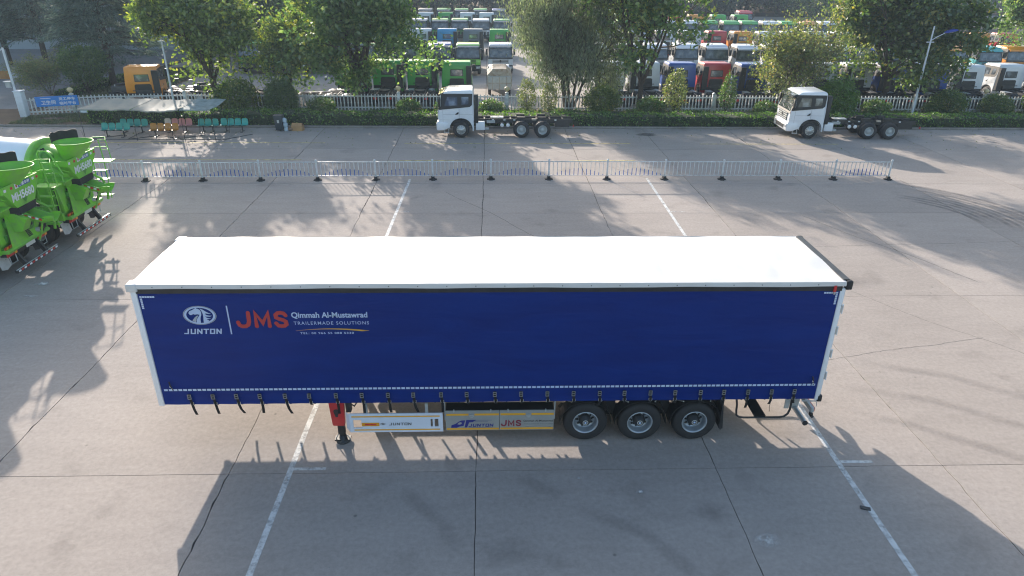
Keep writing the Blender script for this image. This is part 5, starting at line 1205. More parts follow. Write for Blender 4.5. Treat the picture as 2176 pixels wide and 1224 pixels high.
    # pedestal and rear frame
    b = MB(); b.prism([(-1.25, 1.20), (-.42, 1.20), (-.30, 1.45), (-.42, 2.35), (-.75, 2.75), (-1.2, 2.75)], 'xz', -1.10, -.55, 'mixer_green'); b.build('pedestal', t, bev=.02); b = MB(); b.prism([(-1.25, 1.20), (-.42, 1.20), (-.30, 1.45), (-.42, 2.35), (-.75, 2.55), (-1.2, 2.75)], 'xz', .55, 1.05, 'mixer_green')
    b.build('pedestal', t, bev=.02)
    b = MB(); b.add([(-.30, -.62, 2.35), (-.30, .62, 2.35), (-.10, .70, 1.25), (-.10, -.95, 1.25), (-.6, -.62, 2.55), (-.6, .62, 2.55)], [(0, 3, 2, 1), (4, 0, 1, 5)], 'mixer_green'); b.prism([(-.62, 1.7), (.1, 1.7), (.35, 2.15), (.0, 2.35), (-.5, 2.35)], 'xz', -.5, -.1, 'mixer_green'); b.build('rear_plate', t)
    b = MB(); b.prism([(-1.1, 1.25), (-.1, 1.25), (-.05, 1.20), (-.1, 1.12), (-1.1, 1.12)], 'xz', -1.2, 1.2, 'mixer_green'); b.build('sub_frame', t)
    b = MB(); b.lathe([(0, .0), (.02, .20), (.09, .21), (.10, .16), (.06, .13), (.12, .10), (.12, 0)], (-.15, .25, 1.75), (1, 0, -.05), 20, 'mixer_green_dark'); b.lathe([(.0, .0), (.13, .06), (.14, 0)], (-.15, .25, 1.75), (1, 0, -.05), 12, 'black_rubber'); b.build('roller_hub', t)
    b = MB(); b.tube([(-.02, .5, 1.9), (.05, .75, 1.75), (.02, .85, 1.5), (-.05, .7, 1.3)], .06, 7, 'black_rubber'); b.build('hose', t)
    for k in range(4):
        b = MB(); b.tube([(-.18, -.45+.04*k, 2.1-.06*k), (.0, -.25+.05*k, 1.75), (-.02, -.05+.06*k, 1.35)], .015, 5, 'dark_metal' if k % 2 else 'black_rubber'); b.build('hose', t)
    b = MB(); b.tube([(-.1, .95, 2.35), (.2, 1.05, 2.1), (.3, 1.08, 1.7), (.25, 1.02, 1.25)], .05, 7, 'mixer_green'); b.build('swing_arm', t)
    # big curved body panels over the wheels
    for s in (-1, 1):
        b = MB(); n = 14; vs = []
        for i in range(n+1):
            a = R(178*i/n); vs += [(-2.2+1.55*cos(a), s*1.24, .95+.35*sin(a)), (-2.2+1.55*cos(a), s*.70, .95+.35*sin(a))]
        b.add(vs, [(2*i, 2*i+1, 2*i+3, 2*i+2) for i in range(n)], 'mixer_green_dark'); b.add([(v[0], v[1], v[2]-.02) for v in vs], [(2*i, 2*i+1, 2*i+3, 2*i+2) for i in range(n)], 'mixer_green_dark'); b.build('fender', t)
        b = MB(); b.box(-4.6, -.9, min(s*1.05, s*1.2), max(s*1.05, s*1.2), 1.18, 1.62, 'mixer_green'); b.build('side_panel', t, bev=.015)
        b = MB(); y0, y1 = (s*.70, s*1.22) if s > 0 else (s*1.22, s*.70); b.add([(-.62, y0, 1.15), (-.62, y1, 1.15), (-.50, y1, .52), (-.50, y0, .52), (-.50, (y0+y1)/2, .44)], [(0, 1, 2, 4, 3)], 'off_white' if s < 0 else 'black_rubber'); 
        b.add([(-.63, y0, 1.15), (-.63, y1, 1.15), (-.51, y1, .52), (-.51, y0, .52), (-.51, (y0+y1)/2, .44)], [(3, 4, 2, 1, 0)], 'off_white' if s < 0 else 'black_rubber'); mf = b.build('mudflap', t)
        if s < 0:
            b = MB(); b.box(-.565, -.555, -1.14, -.80, .70, .78, 'mixer_green_dark'); b.box(-.55, -.54, -1.16, -.78, .56, .60, 'sign_blue'); b.build('mudflap_print', mf)
    # ladders and platforms
    y = -1.18
    b = hoop([(-.75, y, 1.25), (-.72, y, 2.85), (-.70, y, 3.75), (-.62, y, 3.85), (-.35, y, 3.85), (-.22, y, 3.7), (.05, y, 2.95)], .032); b.build('ladder_rail', t)
    b = hoop([(-.72, y+.02, 3.35), (-.2, y+.02, 3.35), (-.05, y+.1, 3.1), (.12, y+.3, 2.95)], .02); b.build('ladder_rail', t)
    b = hoop([(-.62, -1.32, 1.35), (-.60, -1.32, 2.6), (-.55, -1.30, 2.95), (-.45, -1.28, 3.02), (-.1, -1.25, 3.02), (.02, -1.25, 2.9), (.02, -1.22, 2.55)], .03); b.build('ladder_rail', t)
    b = hoop([(-.35, -1.32, 1.2), (-.35, -1.32, 2.4), (-.30, -1.30, 2.9)], .02); b.build('ladder_rail', t)
    b = MB(); b.box(-.72, .12, -1.3, -.72, 2.66, 2.70, 'mixer_green'); b.build('platform', t)
    for z in (1.45, 1.75, 2.05, 2.35): b = MB(); b.box(-.62, -.34, -1.35, -1.29, z, z+.03, 'mixer_green'); b.build('rung', t)
    b = MB(); b.box(-.68, -.32, -1.34, -1.2, 1.12, 1.42, 'mixer_green'); b.build('ladder_foot', t)
    # far-side ladder with hoops and steps
    yf = 1.05
    for dx in (0.0, .45):
        b = hoop([(dx-.05, yf, 1.3), (dx-.02, yf, 2.2), (dx, yf, 2.95), (dx-.03, yf+.02, 3.55), (dx-.06, yf+.03, 3.75)], .022); b.build('ladder_rail', t)
    for z, s_ in ((3.75, .5), (3.35, .52)):
        b = hoop([(-.06, yf, z), (.1, yf+.30, z+.04), (.5, yf+.40, z+.02), (.62, yf+.15, z-.05), (.45, yf, z)], .016); b.build('guard_hoop', t)
    b = hoop([(.62, yf+.15, 3.70), (.66, yf+.15, 3.3), (.70, yf+.12, 2.9)], .018); b.build('ladder_rail', t)
    b = MB(); b.box(-.10, .72, yf-.12, yf+.38, 2.83, 2.87, 'mixer_green'); b.build('platform', t)
    for z in (2.45, 2.08, 1.72, 1.4):
        b = MB(); b.box(-.06, .44, yf-.05, yf+.18, z, z+.03, 'mixer_green'); b.build('step', t)
    # chassis, wheels, lamps, bumper
    b = MB()
    for y in (-.47, .40): b.box(-9.0, -.35, y, y+.07, .80, 1.12, 'black_steel')
    b.build('chassis_rail', t)
    b = MB(); b.box(-.62, -.30, -1.0, 1.0, .92, 1.10, 'black_steel'); b.box(-1.6, -.6, -.40, .40, .70, 1.0, 'black_steel'); b.build('tail_frame', t)
    for x in (-1.55, -2.9, -6.9, -8.3):
        for s in (-1, 1):
            rear = x > -5; o = link('wheel', WM[(1 if rear else 0, 1, 0 if rear else 1)], t); o.location = (x, s*1.24, .53); o.rotation_euler = (0, random.uniform(0, 2), 0 if s < 0 else pi)
        b = MB(); b.cyl((x, -.9, .53), (x, .9, .53), .09, n=8, m='black_steel'); b.lathe([(-.2, 0), (-.15, .2), (.15, .2), (.2, 0)], (x, 0, .55), (1, 0, 0), 10, 'black_steel'); b.build('axle', t)
    for s in (-1, 1):
        lb2 = MB(); y0, y1 = sorted((s*.62, s*1.16)); lb2.box(-.24, -.20, y0, y1, .98, 1.34, 'lamp_red'); lo = lb2.build('lamp_board', t)
        for k in range(3):
            b = MB(); w_ = (y1-y0)/3; ya = y0+w_*k; b.add([(-.195, ya, 1.14), (-.195, ya+w_*.55, 1.14), (-.195, ya+w_*.95, 1.34), (-.195, ya+w_*.4, 1.34)], [(0, 1, 2, 3)], 'lamp_amber'); b.build('chevron', lo)
        b = MB(); b.cyl((-.2, y0+.12, 1.05), (-.17, y0+.12, 1.05), .06, n=10, m='lamp_red'); b.build('lamp', lo); b = MB(); b.cyl((-.2, y1-.12, 1.05), (-.17, y1-.12, 1.05), .06, n=10, m='lamp_amber'); b.build('lamp', lo)
        b = MB(); b.tube([(-.2, y0+.05, .98), (-.18, y0+.05, .72), (-.18, y0+.38, .72), (-.2, y0+.38, .98)], .02, 6, 'galvanised'); b.build('lamp_guard', t)
        b = MB(); b.prism([(-.42, 1.02), (-.28, 1.05), (.0, .58), (.0, .46), (-.10, .46)], 'xz', s*.62-.05, s*.62+.05, 'black_steel'); b.build('bumper_arm', t)
    b = MB(); b.box(-.06, .04, -1.26, 1.26, .42, .54, 'black_steel'); bm_ = b.build('bumper', t, bev=.012)
    for k in range(15):
        b = MB(); y0 = -1.2+k*.16; b.box(.041, .044, y0, y0+.13, .45, .515, 'white_print' if k % 2 == 0 else 'lamp_red'); b.build('reflector', bm_)
    b = MB(); b.box(-.02, .04, -1.255, 1.255, .541, .546, 'off_white'); b.build('bumper_top', bm_)
    # cab far forward, outside the picture but casting its shadow
    b = MB(); b.prism([(-10.1, .5), (-10.15, 1.9), (-9.95, 3.05), (-7.9, 3.15), (-7.8, .9)], 'xz', -1.22, 1.22, 'mixer_green'); b.build('cab', t, bev=.06)
    b = MB(); b.prism([(-7.75, 1.1), (-7.6, 2.4), (-7.1, 2.5), (-6.9, 1.1)], 'xz', -.5, .5, 'mixer_green'); b.build('front_pedestal', t)
    return t
mx1 = make_mixer('lime green concrete mixer truck with a white drum, the farther of the two'); mx1.location = (-8.68, 13.81, 0)
mx2 = copy_tree(mx1); mx2.location = (-8.92, 10.32, 0); tag(mx2, 'lime green concrete mixer truck with a white drum, the nearer of the two')
mx3 = copy_tree(mx1); mx3.location = (-12.7, 7.2, 0); tag(mx3, 'lime green mixer truck beyond the left edge, known by its shadow on the concrete')
for m_ in (mx1, mx2, mx3): m_['group'] = 'concrete mixer trucks parked side by side at the left'

# ------------------------------------------------------------------ foliage
def leaf_mesh(name, cen, size, mname, aspect=.55, up=0.25, along=None, extra=None):
    """many small folded leaf faces, each with its own position, size and direction"""
    n = len(cen); g = np.random.default_rng(len(name)*7+n)
    d = g.normal(size=(n, 3)); d /= np.linalg.norm(d, axis=1)[:, None]
    if along is not None: d = d*(.6)+along; d /= np.linalg.norm(d, axis=1)[:, None]
    q = g.normal(size=(n, 3)); q[:, 2] += up*3; s = np.cross(d, q); s /= np.linalg.norm(s, axis=1)[:, None]+1e-9
    L_ = (np.asarray(size)*(.65+.7*g.random(n)))[:, None]; W_ = L_*aspect/2; nn = np.cross(s, d)
    v = np.empty((n, 4, 3), np.float32)
    v[:, 0] = cen-d*L_/2; v[:, 1] = cen+s*W_+nn*L_*.08; v[:, 2] = cen+d*L_/2; v[:, 3] = cen-s*W_+nn*L_*.08
    me = bpy.data.meshes.new(name); me.vertices.add(n*4); me.loops.add(n*4); me.polygons.add(n)
    me.vertices.foreach_set('co', v.reshape(-1)); me.loops.foreach_set('vertex_index', np.arange(n*4, dtype=np.int32))
    me.polygons.foreach_set('loop_start', np.arange(0, n*4, 4, dtype=np.int32)); me.polygons.foreach_set('loop_total', np.full(n, 4, np.int32))
    me.materials.append(MATS[mname]); me.update(calc_edges=True); return me
def grow(seed, H, th, r0, limbs, spread, up=.25, lv=3, first=.9, kids=(5, 4), curve=.22, decay=.62, multi=None):
    """recursive limbs; returns tube polylines and the twig points that carry leaves"""
    rg = random.Random(seed); tubes = []; tips = []
    def rv(): return Vector((rg.gauss(0, 1), rg.gauss(0, 1), rg.gauss(0, 1))).normalized()
    def br(p, d, L_, r, level):
        k = 6 if level == 0 else 5; pts = [p.copy()]; rs = [r]; dd = d.copy()
        for i in range(k):
            dd = (dd + rv()*curve + Vector((0, 0, up if level else up*1.2))*.35).normalized(); p = p+dd*(L_/k); pts.append(p.copy()); rs.append(r*(1-.75*(i+1)/k)+.006)
        tubes.append((pts, rs, level))
        if level >= lv:
            tips.extend([(q, dd.copy()) for q in pts[1:]]); return
        n = kids[min(level, len(kids)-1)]
        for j in range(n):
            f = .30+.7*(j+rg.random()*.8)/n; f = min(f, 1); idx = f*k; a = int(idx); q = pts[min(a, k)].lerp(pts[min(a+1, k)], idx-a) if a < k else pts[k]
            side = (rv()+dd*.25).normalized(); side = (side - dd*side.dot(dd)*.5).normalized()
            nd = (dd*.55+side*.95).normalized(); br(q, nd, L_*decay*(1-.25*f)*rg.uniform(.8, 1.2), rs[min(a, k)]*.6, level+1)
        tips.extend([(q, dd.copy()) for q in pts[3:]] if level >= 1 else [])
    if multi:
        for i in range(multi):
            a = 2*pi*i/multi+rg.random(); dd = Vector((cos(a)*spread, sin(a)*spread, 1)).normalized(); br(Vector((cos(a)*r0*1.2, sin(a)*r0*1.2, 0)), dd, H*rg.uniform(.75, 1.0)*.62, r0*.6, 0)
    else:
        lean = Vector((rg.uniform(-.06, .06), rg.uniform(-.06, .06), 1)).normalized(); tp_ = lean*th
        tubes.append(([Vector((0, 0, -.15)), lean*th*.15, lean*th*.5, tp_], [r0*1.35, r0*1.05, r0*.95, r0*.88], 0))
        for i in range(limbs):
            a = 2*pi*i/limbs+rg.uniform(-.35, .35); s_ = spread*rg.uniform(.55, 1.25) if i else spread*.15
            dd = Vector((cos(a)*s_, sin(a)*s_, 1)).normalized(); br(tp_-lean*rg.uniform(0, th*.25), dd, (H-th)*rg.uniform(.62, .8)*first, r0*.62, 0)
    return tubes, tips
def tree_meshes(name, seed, H, th, r0, limbs, spread, mleaf, n_leaf, lsize, bark='bark', sig=.38, flat=.75, aspect=.6, fill=None, droop=0, minz=.8, thin=0.0, **kw):
    tubes, tips = grow(seed, H, th, r0, limbs, spread, **kw); b = MB()
    for pts, rs, lv_ in tubes: b.tube(pts, rs, 8 if lv_ == 0 else (5 if lv_ == 1 else 3), bark, caps=False)
    trunk = b.mesh(name+'_trunk'); g = np.random.default_rng(seed)
    P = np.array([t[0][:] for t in tips]); D = np.array([t[1][:] for t in tips])
    if thin: keep = g.random(len(P)) > thin; P, D = P[keep], D[keep]
    if fill:   # extra clumps inside an ellipsoid so that the crown closes where it should
      for c, rad, k in (fill if isinstance(fill, list) else [fill]):
        u = g.normal(size=(k, 3)); u /= np.linalg.norm(u, axis=1)[:, None]; u *= (g.random(k)**.45)[:, None]
        # lumpy envelope
        lob = 1+.18*np.sin(u[:, 0]*5+seed)*np.cos(u[:, 1]*4+seed*2)+.14*np.sin(u[:, 2]*7+seed*3)
        Q = np.array(c)+u*np.array(rad)*lob[:, None]; Q = Q[Q[:, 2] > .3]; P = np.vstack([P, Q]); D = np.vstack([D, u[:len(Q)]])
    idx = g.integers(0, len(P), n_leaf); s = g.normal(size=(n_leaf, 3))*sig; s[:, 2] *= flat
    cen = P[idx]+s; along = None
    if droop: cen[:, 2] -= np.abs(g.normal(size=n_leaf))*droop; along = np.tile([0, 0, -1.1], (n_leaf, 1))
    cen = cen[cen[:, 2] > minz]
    if along is not None: along = along[:len(cen)]
    return trunk, leaf_mesh(name+'_crown', cen, lsize, mleaf, aspect, along=along)
def plant(name, meshes, loc, label, cat, rz=0, sc=1.0, group=None, parts=('trunk', 'crown')):
    t = thing(name, label, cat, loc, rz, group); t.scale = (sc,)*3 if not isinstance(sc, tuple) else sc
    for nm, me in zip(parts, meshes): link(nm, me, t)
    return t
G_ROW = 'broadleaf trees along the picket fence'
tA = tree_meshes('ash', 11, 11.0, 2.6, .24, 5, .62, 'leaf_autumn', 26000, .30, sig=.34, minz=.5, fill=[((0, 0, 6.0), (4.8, 3.9, 4.8), 210), ((1.1, -.1, 2.7), (4.0, 2.2, 2.0), 110)], kids=(6, 5), up=.22)
plant('broadleaf_tree', tA, (-12.9, 39.9, .1), 'yellowing broadleaf tree behind the awning, crown nearly down to the fence', 'tree', 0)
tB = tree_meshes('maple', 23, 11.5, 2.7, .27, 6, .80, 'leaf_green', 33000, .31, sig=.36, minz=.5, fill=[((-.3, 0, 6.9), (6.8, 5.2, 4.5), 270), ((-4.2, -.2, 3.1), (2.6, 2.0, 2.0), 75), ((4.7, .4, 3.9), (2.8, 2.0, 1.7), 60)], kids=(6, 5), up=.16)
plant('broadleaf_tree', tB, (-2.3, 40.0, .1), 'large spreading green tree with a forked dark trunk left of the middle truck', 'tree', 0)
tC = tree_meshes('willow', 31, 11.5, 1.0, .20, 1, .35, 'leaf_willow', 38000, .24, sig=.28, aspect=.28, droop=.75, fill=[((0, 0, 5.8), (4.1, 3.5, 5.2), 150), ((1.2, -.2, 2.6), (4.0, 2.6, 1.9), 70)], multi=7, kids=(6, 5), up=.35, minz=.9)
plant('willow_tree', tC, (13.6, 39.8, .1), 'olive grey willow with many drooping stems behind the middle truck chassis', 'tree', 0.0)
tD = tree_meshes('ailanthus', 47, 13.0, 2.4, .20, 7, .52, 'leaf_green', 17000, .30, sig=.32, fill=((0, 0, 10.6), (4.6, 4.2, 2.6), 150), kids=(6, 5), up=.35, curve=.12, thin=.1)
plant('open_tree', tD, (18.9, 39.0, .1), 'sparse open tree with a slim trunk and fanning bare branches', 'tree', 1.0)
tE = tree_meshes('crape', 59, 8.6, .5, .09, 1, .55, 'leaf_shrub', 13000, .19, bark='bark_pale', sig=.30, multi=9, kids=(6, 4), up=.28, curve=.14, minz=.3)
plant('multi_stem_tree', tE, (31.6, 40.2, .1), 'pale loose multi-stemmed small tree behind the right truck cab', 'tree', 0.6)
tF = tree_meshes('maple_dark', 71, 11.5, 2.2, .30, 6, .80, 'leaf_dark', 37000, .31, sig=.36, minz=.6, fill=[((0, 0, 6.9), (6.1, 4.6, 4.6), 240), ((-3.6, .5, 3.3), (2.4, 2.0, 1.7), 55), ((4.0, .5, 3.1), (2.6, 2.0, 1.8), 60)], kids=(6, 5), up=.14)
plant('broadleaf_tree', tF, (40.2, 43.6, .1), 'large dark green tree with a thick trunk behind the right street lamp', 'tree', 0)
plant('broadleaf_tree', tB, (66, 61, .1), 'green tree beyond the lot at the upper right corner', 'tree', 3.4, .9)
plant('broadleaf_tree', tA, (-7.9, 42.2, .1), 'smaller green tree filling the gap behind the cone bush', 'tree', 3.4, (.62, .62, .66))
for o_ in [o for o in bpy.data.objects if o.name.startswith('broadleaf_tree')]: o_['group'] = G_ROW

# conifers: whorls of flat drooping boughs
def conifer_meshes(name, seed, H, R0, z0, n_leaf, mleaf='leaf_conifer', lsize=.26):
    rg = random.Random(seed); b = MB(); b.tube([(0, 0, -.1), (.05, 0, H*.4), (0, .05, H*.97)], [.30, .2, .04], 8, 'bark'); P = []; D = []
    z = z0
    while z < H*.97:
        k = rg.randint(5, 7); f = (z-z0)/(H-z0); rad = R0*(1-f)**.75+.35
        for i in range(k):
            a = rg.random()*2*pi; L_ = rad*rg.uniform(.7, 1.12); pts = []
            for j in range(6):
                u = j/5; pts.append(Vector((cos(a)*L_*u, sin(a)*L_*u, z+.25*L_*u*(1-u)*1.2-.10*L_*u*u)))
            b.tube(pts, [.05*(1-.8*j/5) for j in range(6)], 3, 'bark', caps=False)
            for q in range(10):
                u = .15+.85*rg.random()**.7; p = Vector((cos(a)*L_*u, sin(a)*L_*u, z+.30*L_*u*(1-u)-.10*L_*u*u)); w_ = .16+.55*(1-u)*.9
                P.append(p[:]); D.append((cos(a), sin(a), -.35, w_))
        z += rg.uniform(.34, .52)
    P = np.array(P); D = np.array(D); g = np.random.default_rng(seed); i = g.integers(0, len(P), n_leaf); s = g.normal(size=(n_leaf, 3)); s[:, 0] *= .34; s[:, 1] *= .34; s[:, 2] *= .10
    return b.mesh(name+'_trunk'), leaf_mesh(name+'_crown', P[i]+s, lsize, mleaf, .22, up=.5, along=D[i, :3]*1.1)
cA = conifer_meshes('cedar', 3, 13.5, 5.3, 2.4, 30000, lsize=.34); cB = conifer_meshes('cedar_b', 8, 14.5, 5.0, 3.0, 26000, lsize=.36)
GC = 'dark conifers behind the left end of the fence'
plant('conifer_tree', cA, (-25.6, 50.2, 0), 'broad dark conifer behind the low green hedge left of the orange cab', 'tree', 0, 1.0, GC)
plant('conifer_tree', cB, (-36.0, 58.5, 0), 'tall dark conifer at the far left in front of the grey building', 'tree', 1, 1.0, GC)
plant('conifer_tree', cA, (-31.8, 62.5, 0), 'dark conifer standing between the two larger ones, further back', 'tree', 2.5, 1.05, GC)
plant('conifer_tree', cB, (-42.5, 63, 0), 'dark conifer cut by the left edge of the picture', 'tree', 4, 1.05, GC)
plant('conifer_tree', cB, (-21.5, 66, 0), 'pale green conifer further back, right of the broad dark one', 'tree', 5, .95, GC)

# shrubs
def bush_meshes(name, seed, rx, rz, mleaf, n, ls, cone=0.0, stems=6, hz=None):
    g = np.random.default_rng(seed); u = g.normal(size=(n, 3)); u /= np.linalg.norm(u, axis=1)[:, None]; u *= (.55+.45*g.random(n)**.4)[:, None]
    lob = 1+.10*np.sin(u[:, 0]*6+seed)+.08*np.cos(u[:, 1]*7+u[:, 2]*5+seed)
    h = (u[:, 2]+1)/2; k = (1-cone*h)*(1 if cone >= 0 else 1)
    if cone < 0: k = 1+cone*(1-h)
    c = np.stack([u[:, 0]*rx*k*lob, u[:, 1]*rx*k*lob, rz*(u[:, 2]*lob+1)+(hz or 0)], 1)+g.normal(size=(n, 3))*(.09*rx)
    b = MB(); rg = random.Random(seed)
    for i in range(stems):
        a = rg.random()*6.3; e = Vector((cos(a)*rx*.5, sin(a)*rx*.5, rz*1.3+(hz or 0))); b.tube([Vector((0, 0, -.05)), e*.45+Vector((0, 0, .2)), e], [.035, .025, .01], 4, 'bark', caps=False)
    return b.mesh(name+'_stems'), leaf_mesh(name+'_crown', c, ls, mleaf, .6)
def bush(meshes, loc, label, rz=0, sc=1.0, cat='bush', name='bush'): return plant(name, meshes, loc, label, cat, rz, sc, None, ('stem', 'foliage'))
bCone = bush_meshes('cone', 5, 1.45, 1.25, 'leaf_bush', 9000, .12, cone=.45); bush(bCone, (-7.55, 38.2, .05), 'dense rounded cone bush behind the grey wheelie bin')
bRound = bush_meshes('round', 6, 1.45, 1.35, 'leaf_hedge', 9000, .13, cone=.25); bush(bRound, (33.6, 38.2, .05), 'dense dark round bush behind the right truck chassis', 1, 1.03)
plant('bush', tE, (-28.6, 45.8, 0), 'yellow-tipped bush flaring upward beyond the fence, above the blue sign', 'bush', 1.7, (.62, .62, .46), None, ('stem', 'foliage'))
bTop2 = bush_meshes('flare_b', 10, 1.9, 1.5, 'leaf_bush', 6000, .17, cone=-.25, hz=1.0, stems=7); bush(bTop2, (-25.2, 45.4, 0), 'small round-headed tree on a thin stem right of the yellow-tipped bush')
bSap = bush_meshes('sapling', 12, .95, 1.45, 'leaf_shrub', 1700, .15, cone=.3, hz=.3); bSap2 = bush_meshes('sapling_b', 13, .75, 1.35, 'leaf_weed', 1300, .15, cone=.4, hz=.3)
bush(bSap, (21.4, 38.4, .1), 'brownish loose sapling between the sparse tree and the blue cab', 0, 1.05); bush(bSap2, (25.3, 38.3, .1), 'thin yellow-green sapling in front of the red truck cab', 1)
bush(bSap, (10.4, 38.4, .1), 'thin twiggy sapling left of the willow', 2, .8); bush(bSap, (12.0, 38.1, .1), 'thin twiggy bush under the left side of the willow', 4, .72)
bDk = bush_meshes('dark', 14, 1.3, 1.0, 'leaf_dark', 4500, .15); bush(bDk, (16.0, 38.6, .1), 'dark bush between the willow and the slim trunk of the sparse tree')
bush(bDk, (-11.0, 38.6, .1), 'dark bush under the right side of the yellowing tree', 2, 1.15); bush(bDk, (42.2, 38.3, .1), 'dark bush right of the thick tree trunk', 3, .95)
bush(bDk, (45.9, 38.2, .1), 'low dark bush below the globe lamp at the far right', 4, .8); bush(bDk, (49.5, 38.3, .1), 'dark bush at the right edge behind the hedge', 5, .95)
bWd = bush_meshes('weed', 15, .95, .55, 'leaf_weed', 1500, .16)
for x, lab in ((4.6, 'bright leafy shrub before the fence left of the middle truck cab'), (7.7, 'bright leafy shrub behind the front of the middle chassis'), (19.6, 'bright leafy shrub right of the slim trunk'), (28.2, 'bright leafy shrub behind the right truck cab'), (1.6, 'bright leafy shrub right of the large spreading tree'), (-4.6, 'bright leafy shrub left of the forked trunk'), (36.6, 'bright leafy shrub left of the thick trunk'), (41.2, 'bright leafy shrub right of the right street lamp')):
    bush(bWd, (x, 38.1+random.uniform(-.3, .3), .1), lab, random.random()*6, random.uniform(.85, 1.15))

# clipped hedges
def hedge(x0, x1, y0, y1, h, label, dens=150, seed=1, mname='leaf_hedge', rz=0, origin=None, cat='hedge', ls=.12):
    g = np.random.default_rng(seed); L_ = x1-x0; b = MB(); nx = max(4, int(L_/.35)); pr = [(y0+.04, .0), (y0+.02, h*.5), (y0+.06, h*.9), (y0+.22, h-.03), ((y0+y1)/2, h-.01), (y1-.2, h-.03), (y1-.05, h*.85), (y1-.05, 0)]
    vs = []
    for i in range(nx+1):
        for k, (y, z) in enumerate(pr): vs.append((x0+L_*i/nx, y+.05*sin(i*1.7+k), z*(1+.045*sin(i*.9+k*.7)+.03*sin(i*2.3)) if z else 0))
    n = len(pr); b.add(vs, [(i*n+k, (i+1)*n+k, (i+1)*n+k+1, i*n+k+1) for i in range(nx) for k in range(n-1)] + [tuple(range(n)), tuple(range((nx+1)*n-1, nx*n-1, -1))], 'hedge_core')
    me = b.mesh('hedge')
    per = [(pr[k], pr[k+1]) for k in range(n-1)]; lens = [math.dist(a, c) for a, c in per]; tot = sum(lens); N = int(L_*tot*dens)
    seg = g.choice(len(per), N, p=np.array(lens)/tot); u = g.random(N); A = np.array([p[0] for p in per]); B_ = np.array([p[1] for p in per])
    yz = A[seg]+(B_[seg]-A[seg])*u[:, None]; X = x0+L_*g.random(N)
    lump_ = .05*np.sin(X*2.1+yz[:, 0]*3)+.04*np.sin(X*5.3+yz[:, 1]*9); cen = np.stack([X, yz[:, 0]+g.normal(size=N)*.05-(yz[:, 0] < (y0+y1)/2)*lump_, np.maximum(.02, yz[:, 1]+g.normal(size=N)*.05+(yz[:, 1] > h*.85)*lump_)], 1)
    # ends
    Ne = int(2*(y1-y0)*h*dens); e = np.stack([np.where(g.random(Ne) < .5, x0, x1)+g.normal(size=Ne)*.04, y0+(y1-y0)*g.random(Ne), h*g.random(Ne)], 1); cen = np.vstack([cen, e])
    lm = leaf_mesh('hedge_leaves', cen, ls, mname, .7)
    t = thing('hedge', label, cat, origin or (0, 0, .1), rz); link('branch_mass', me, t); link('foliage', lm, t); return t
hedge(-19.6, -13.9, 34.5, 37.2, .95, 'clipped box hedge behind the awning, left of the gap', seed=2)
hedge(-13.3, -5.0, 34.4, 36.3, .74, 'clipped hedge behind the orange and teal benches', seed=3)
hedge(-4.9, 58, 34.35, 36.1, .66, 'long clipped hedge running along the kerb behind the white trucks', seed=4)
hedge(-5.5, 5.5, -.7, .7, .55, 'low sunlit hedge beside the side road behind the left fence', seed=5, origin=(-26.4, 50.0, 0), rz=R(84), dens=90, ls=.13)
# weeds, grass and litter on the verge
def scatter(name, x0, x1, y0, y1, n, ls, mname, z=.13, seed=1, clump=1.0, hgt=.1, asp=.35):
    g = np.random.default_rng(seed); X = x0+(x1-x0)*g.random(n*3); Y = y0+(y1-y0)*g.random(n*3)
    k = np.sin(X*1.3+Y*2)+np.sin(X*.7-Y*3.1+1)+g.random(n*3)*2 > clump; X, Y = X[k][:n], Y[k][:n]; m_ = len(X)
    c = np.stack([X, Y, z+np.abs(g.normal(size=m_))*hgt], 1); return tag(link(name, leaf_mesh(name, c, ls, mname, asp, up=0, along=np.tile([0, 0, 1.2], (m_, 1)))), kind='stuff')
scatter('grass', -25, -19.4, 34.3, 38.0, 5200, .13, 'grass_blades', z=.12, seed=5, clump=.4, hgt=.03)
scatter('weeds', -6, 56, 36.6, 39.1, 26000, .16, 'leaf_weed', z=.16, seed=6, clump=1.6, hgt=.10, asp=.5)
scatter('weeds', -19, -6, 37.2, 39.1, 4000, .15, 'leaf_weed', z=.16, seed=7, clump=1.5, hgt=.13, asp=.5)
scatter('weeds', -24, 56, 39.5, 40.1, 7000, .15, 'leaf_weed', z=.06, seed=8, clump=1.6, hgt=.12, asp=.5)
gi = sheet('grass_island', -27.3, -20.5, 44.2, 62, .02, 'soil'); scatter('grass', -27, -20.7, 44.4, 61, 9000, .2, 'grass_blades', z=.05, seed=9, clump=-.5, hgt=.05)
# fallen leaves
g = np.random.default_rng(12); fl = np.stack([-26+80*g.random(420), 28+5.6*g.random(420)**.5, np.full(420, .012)], 1)
lm = leaf_mesh('fallen_leaves', fl, .09, 'leaf_shrub', .7); tag(link('fallen_leaves', lm), kind='stuff')

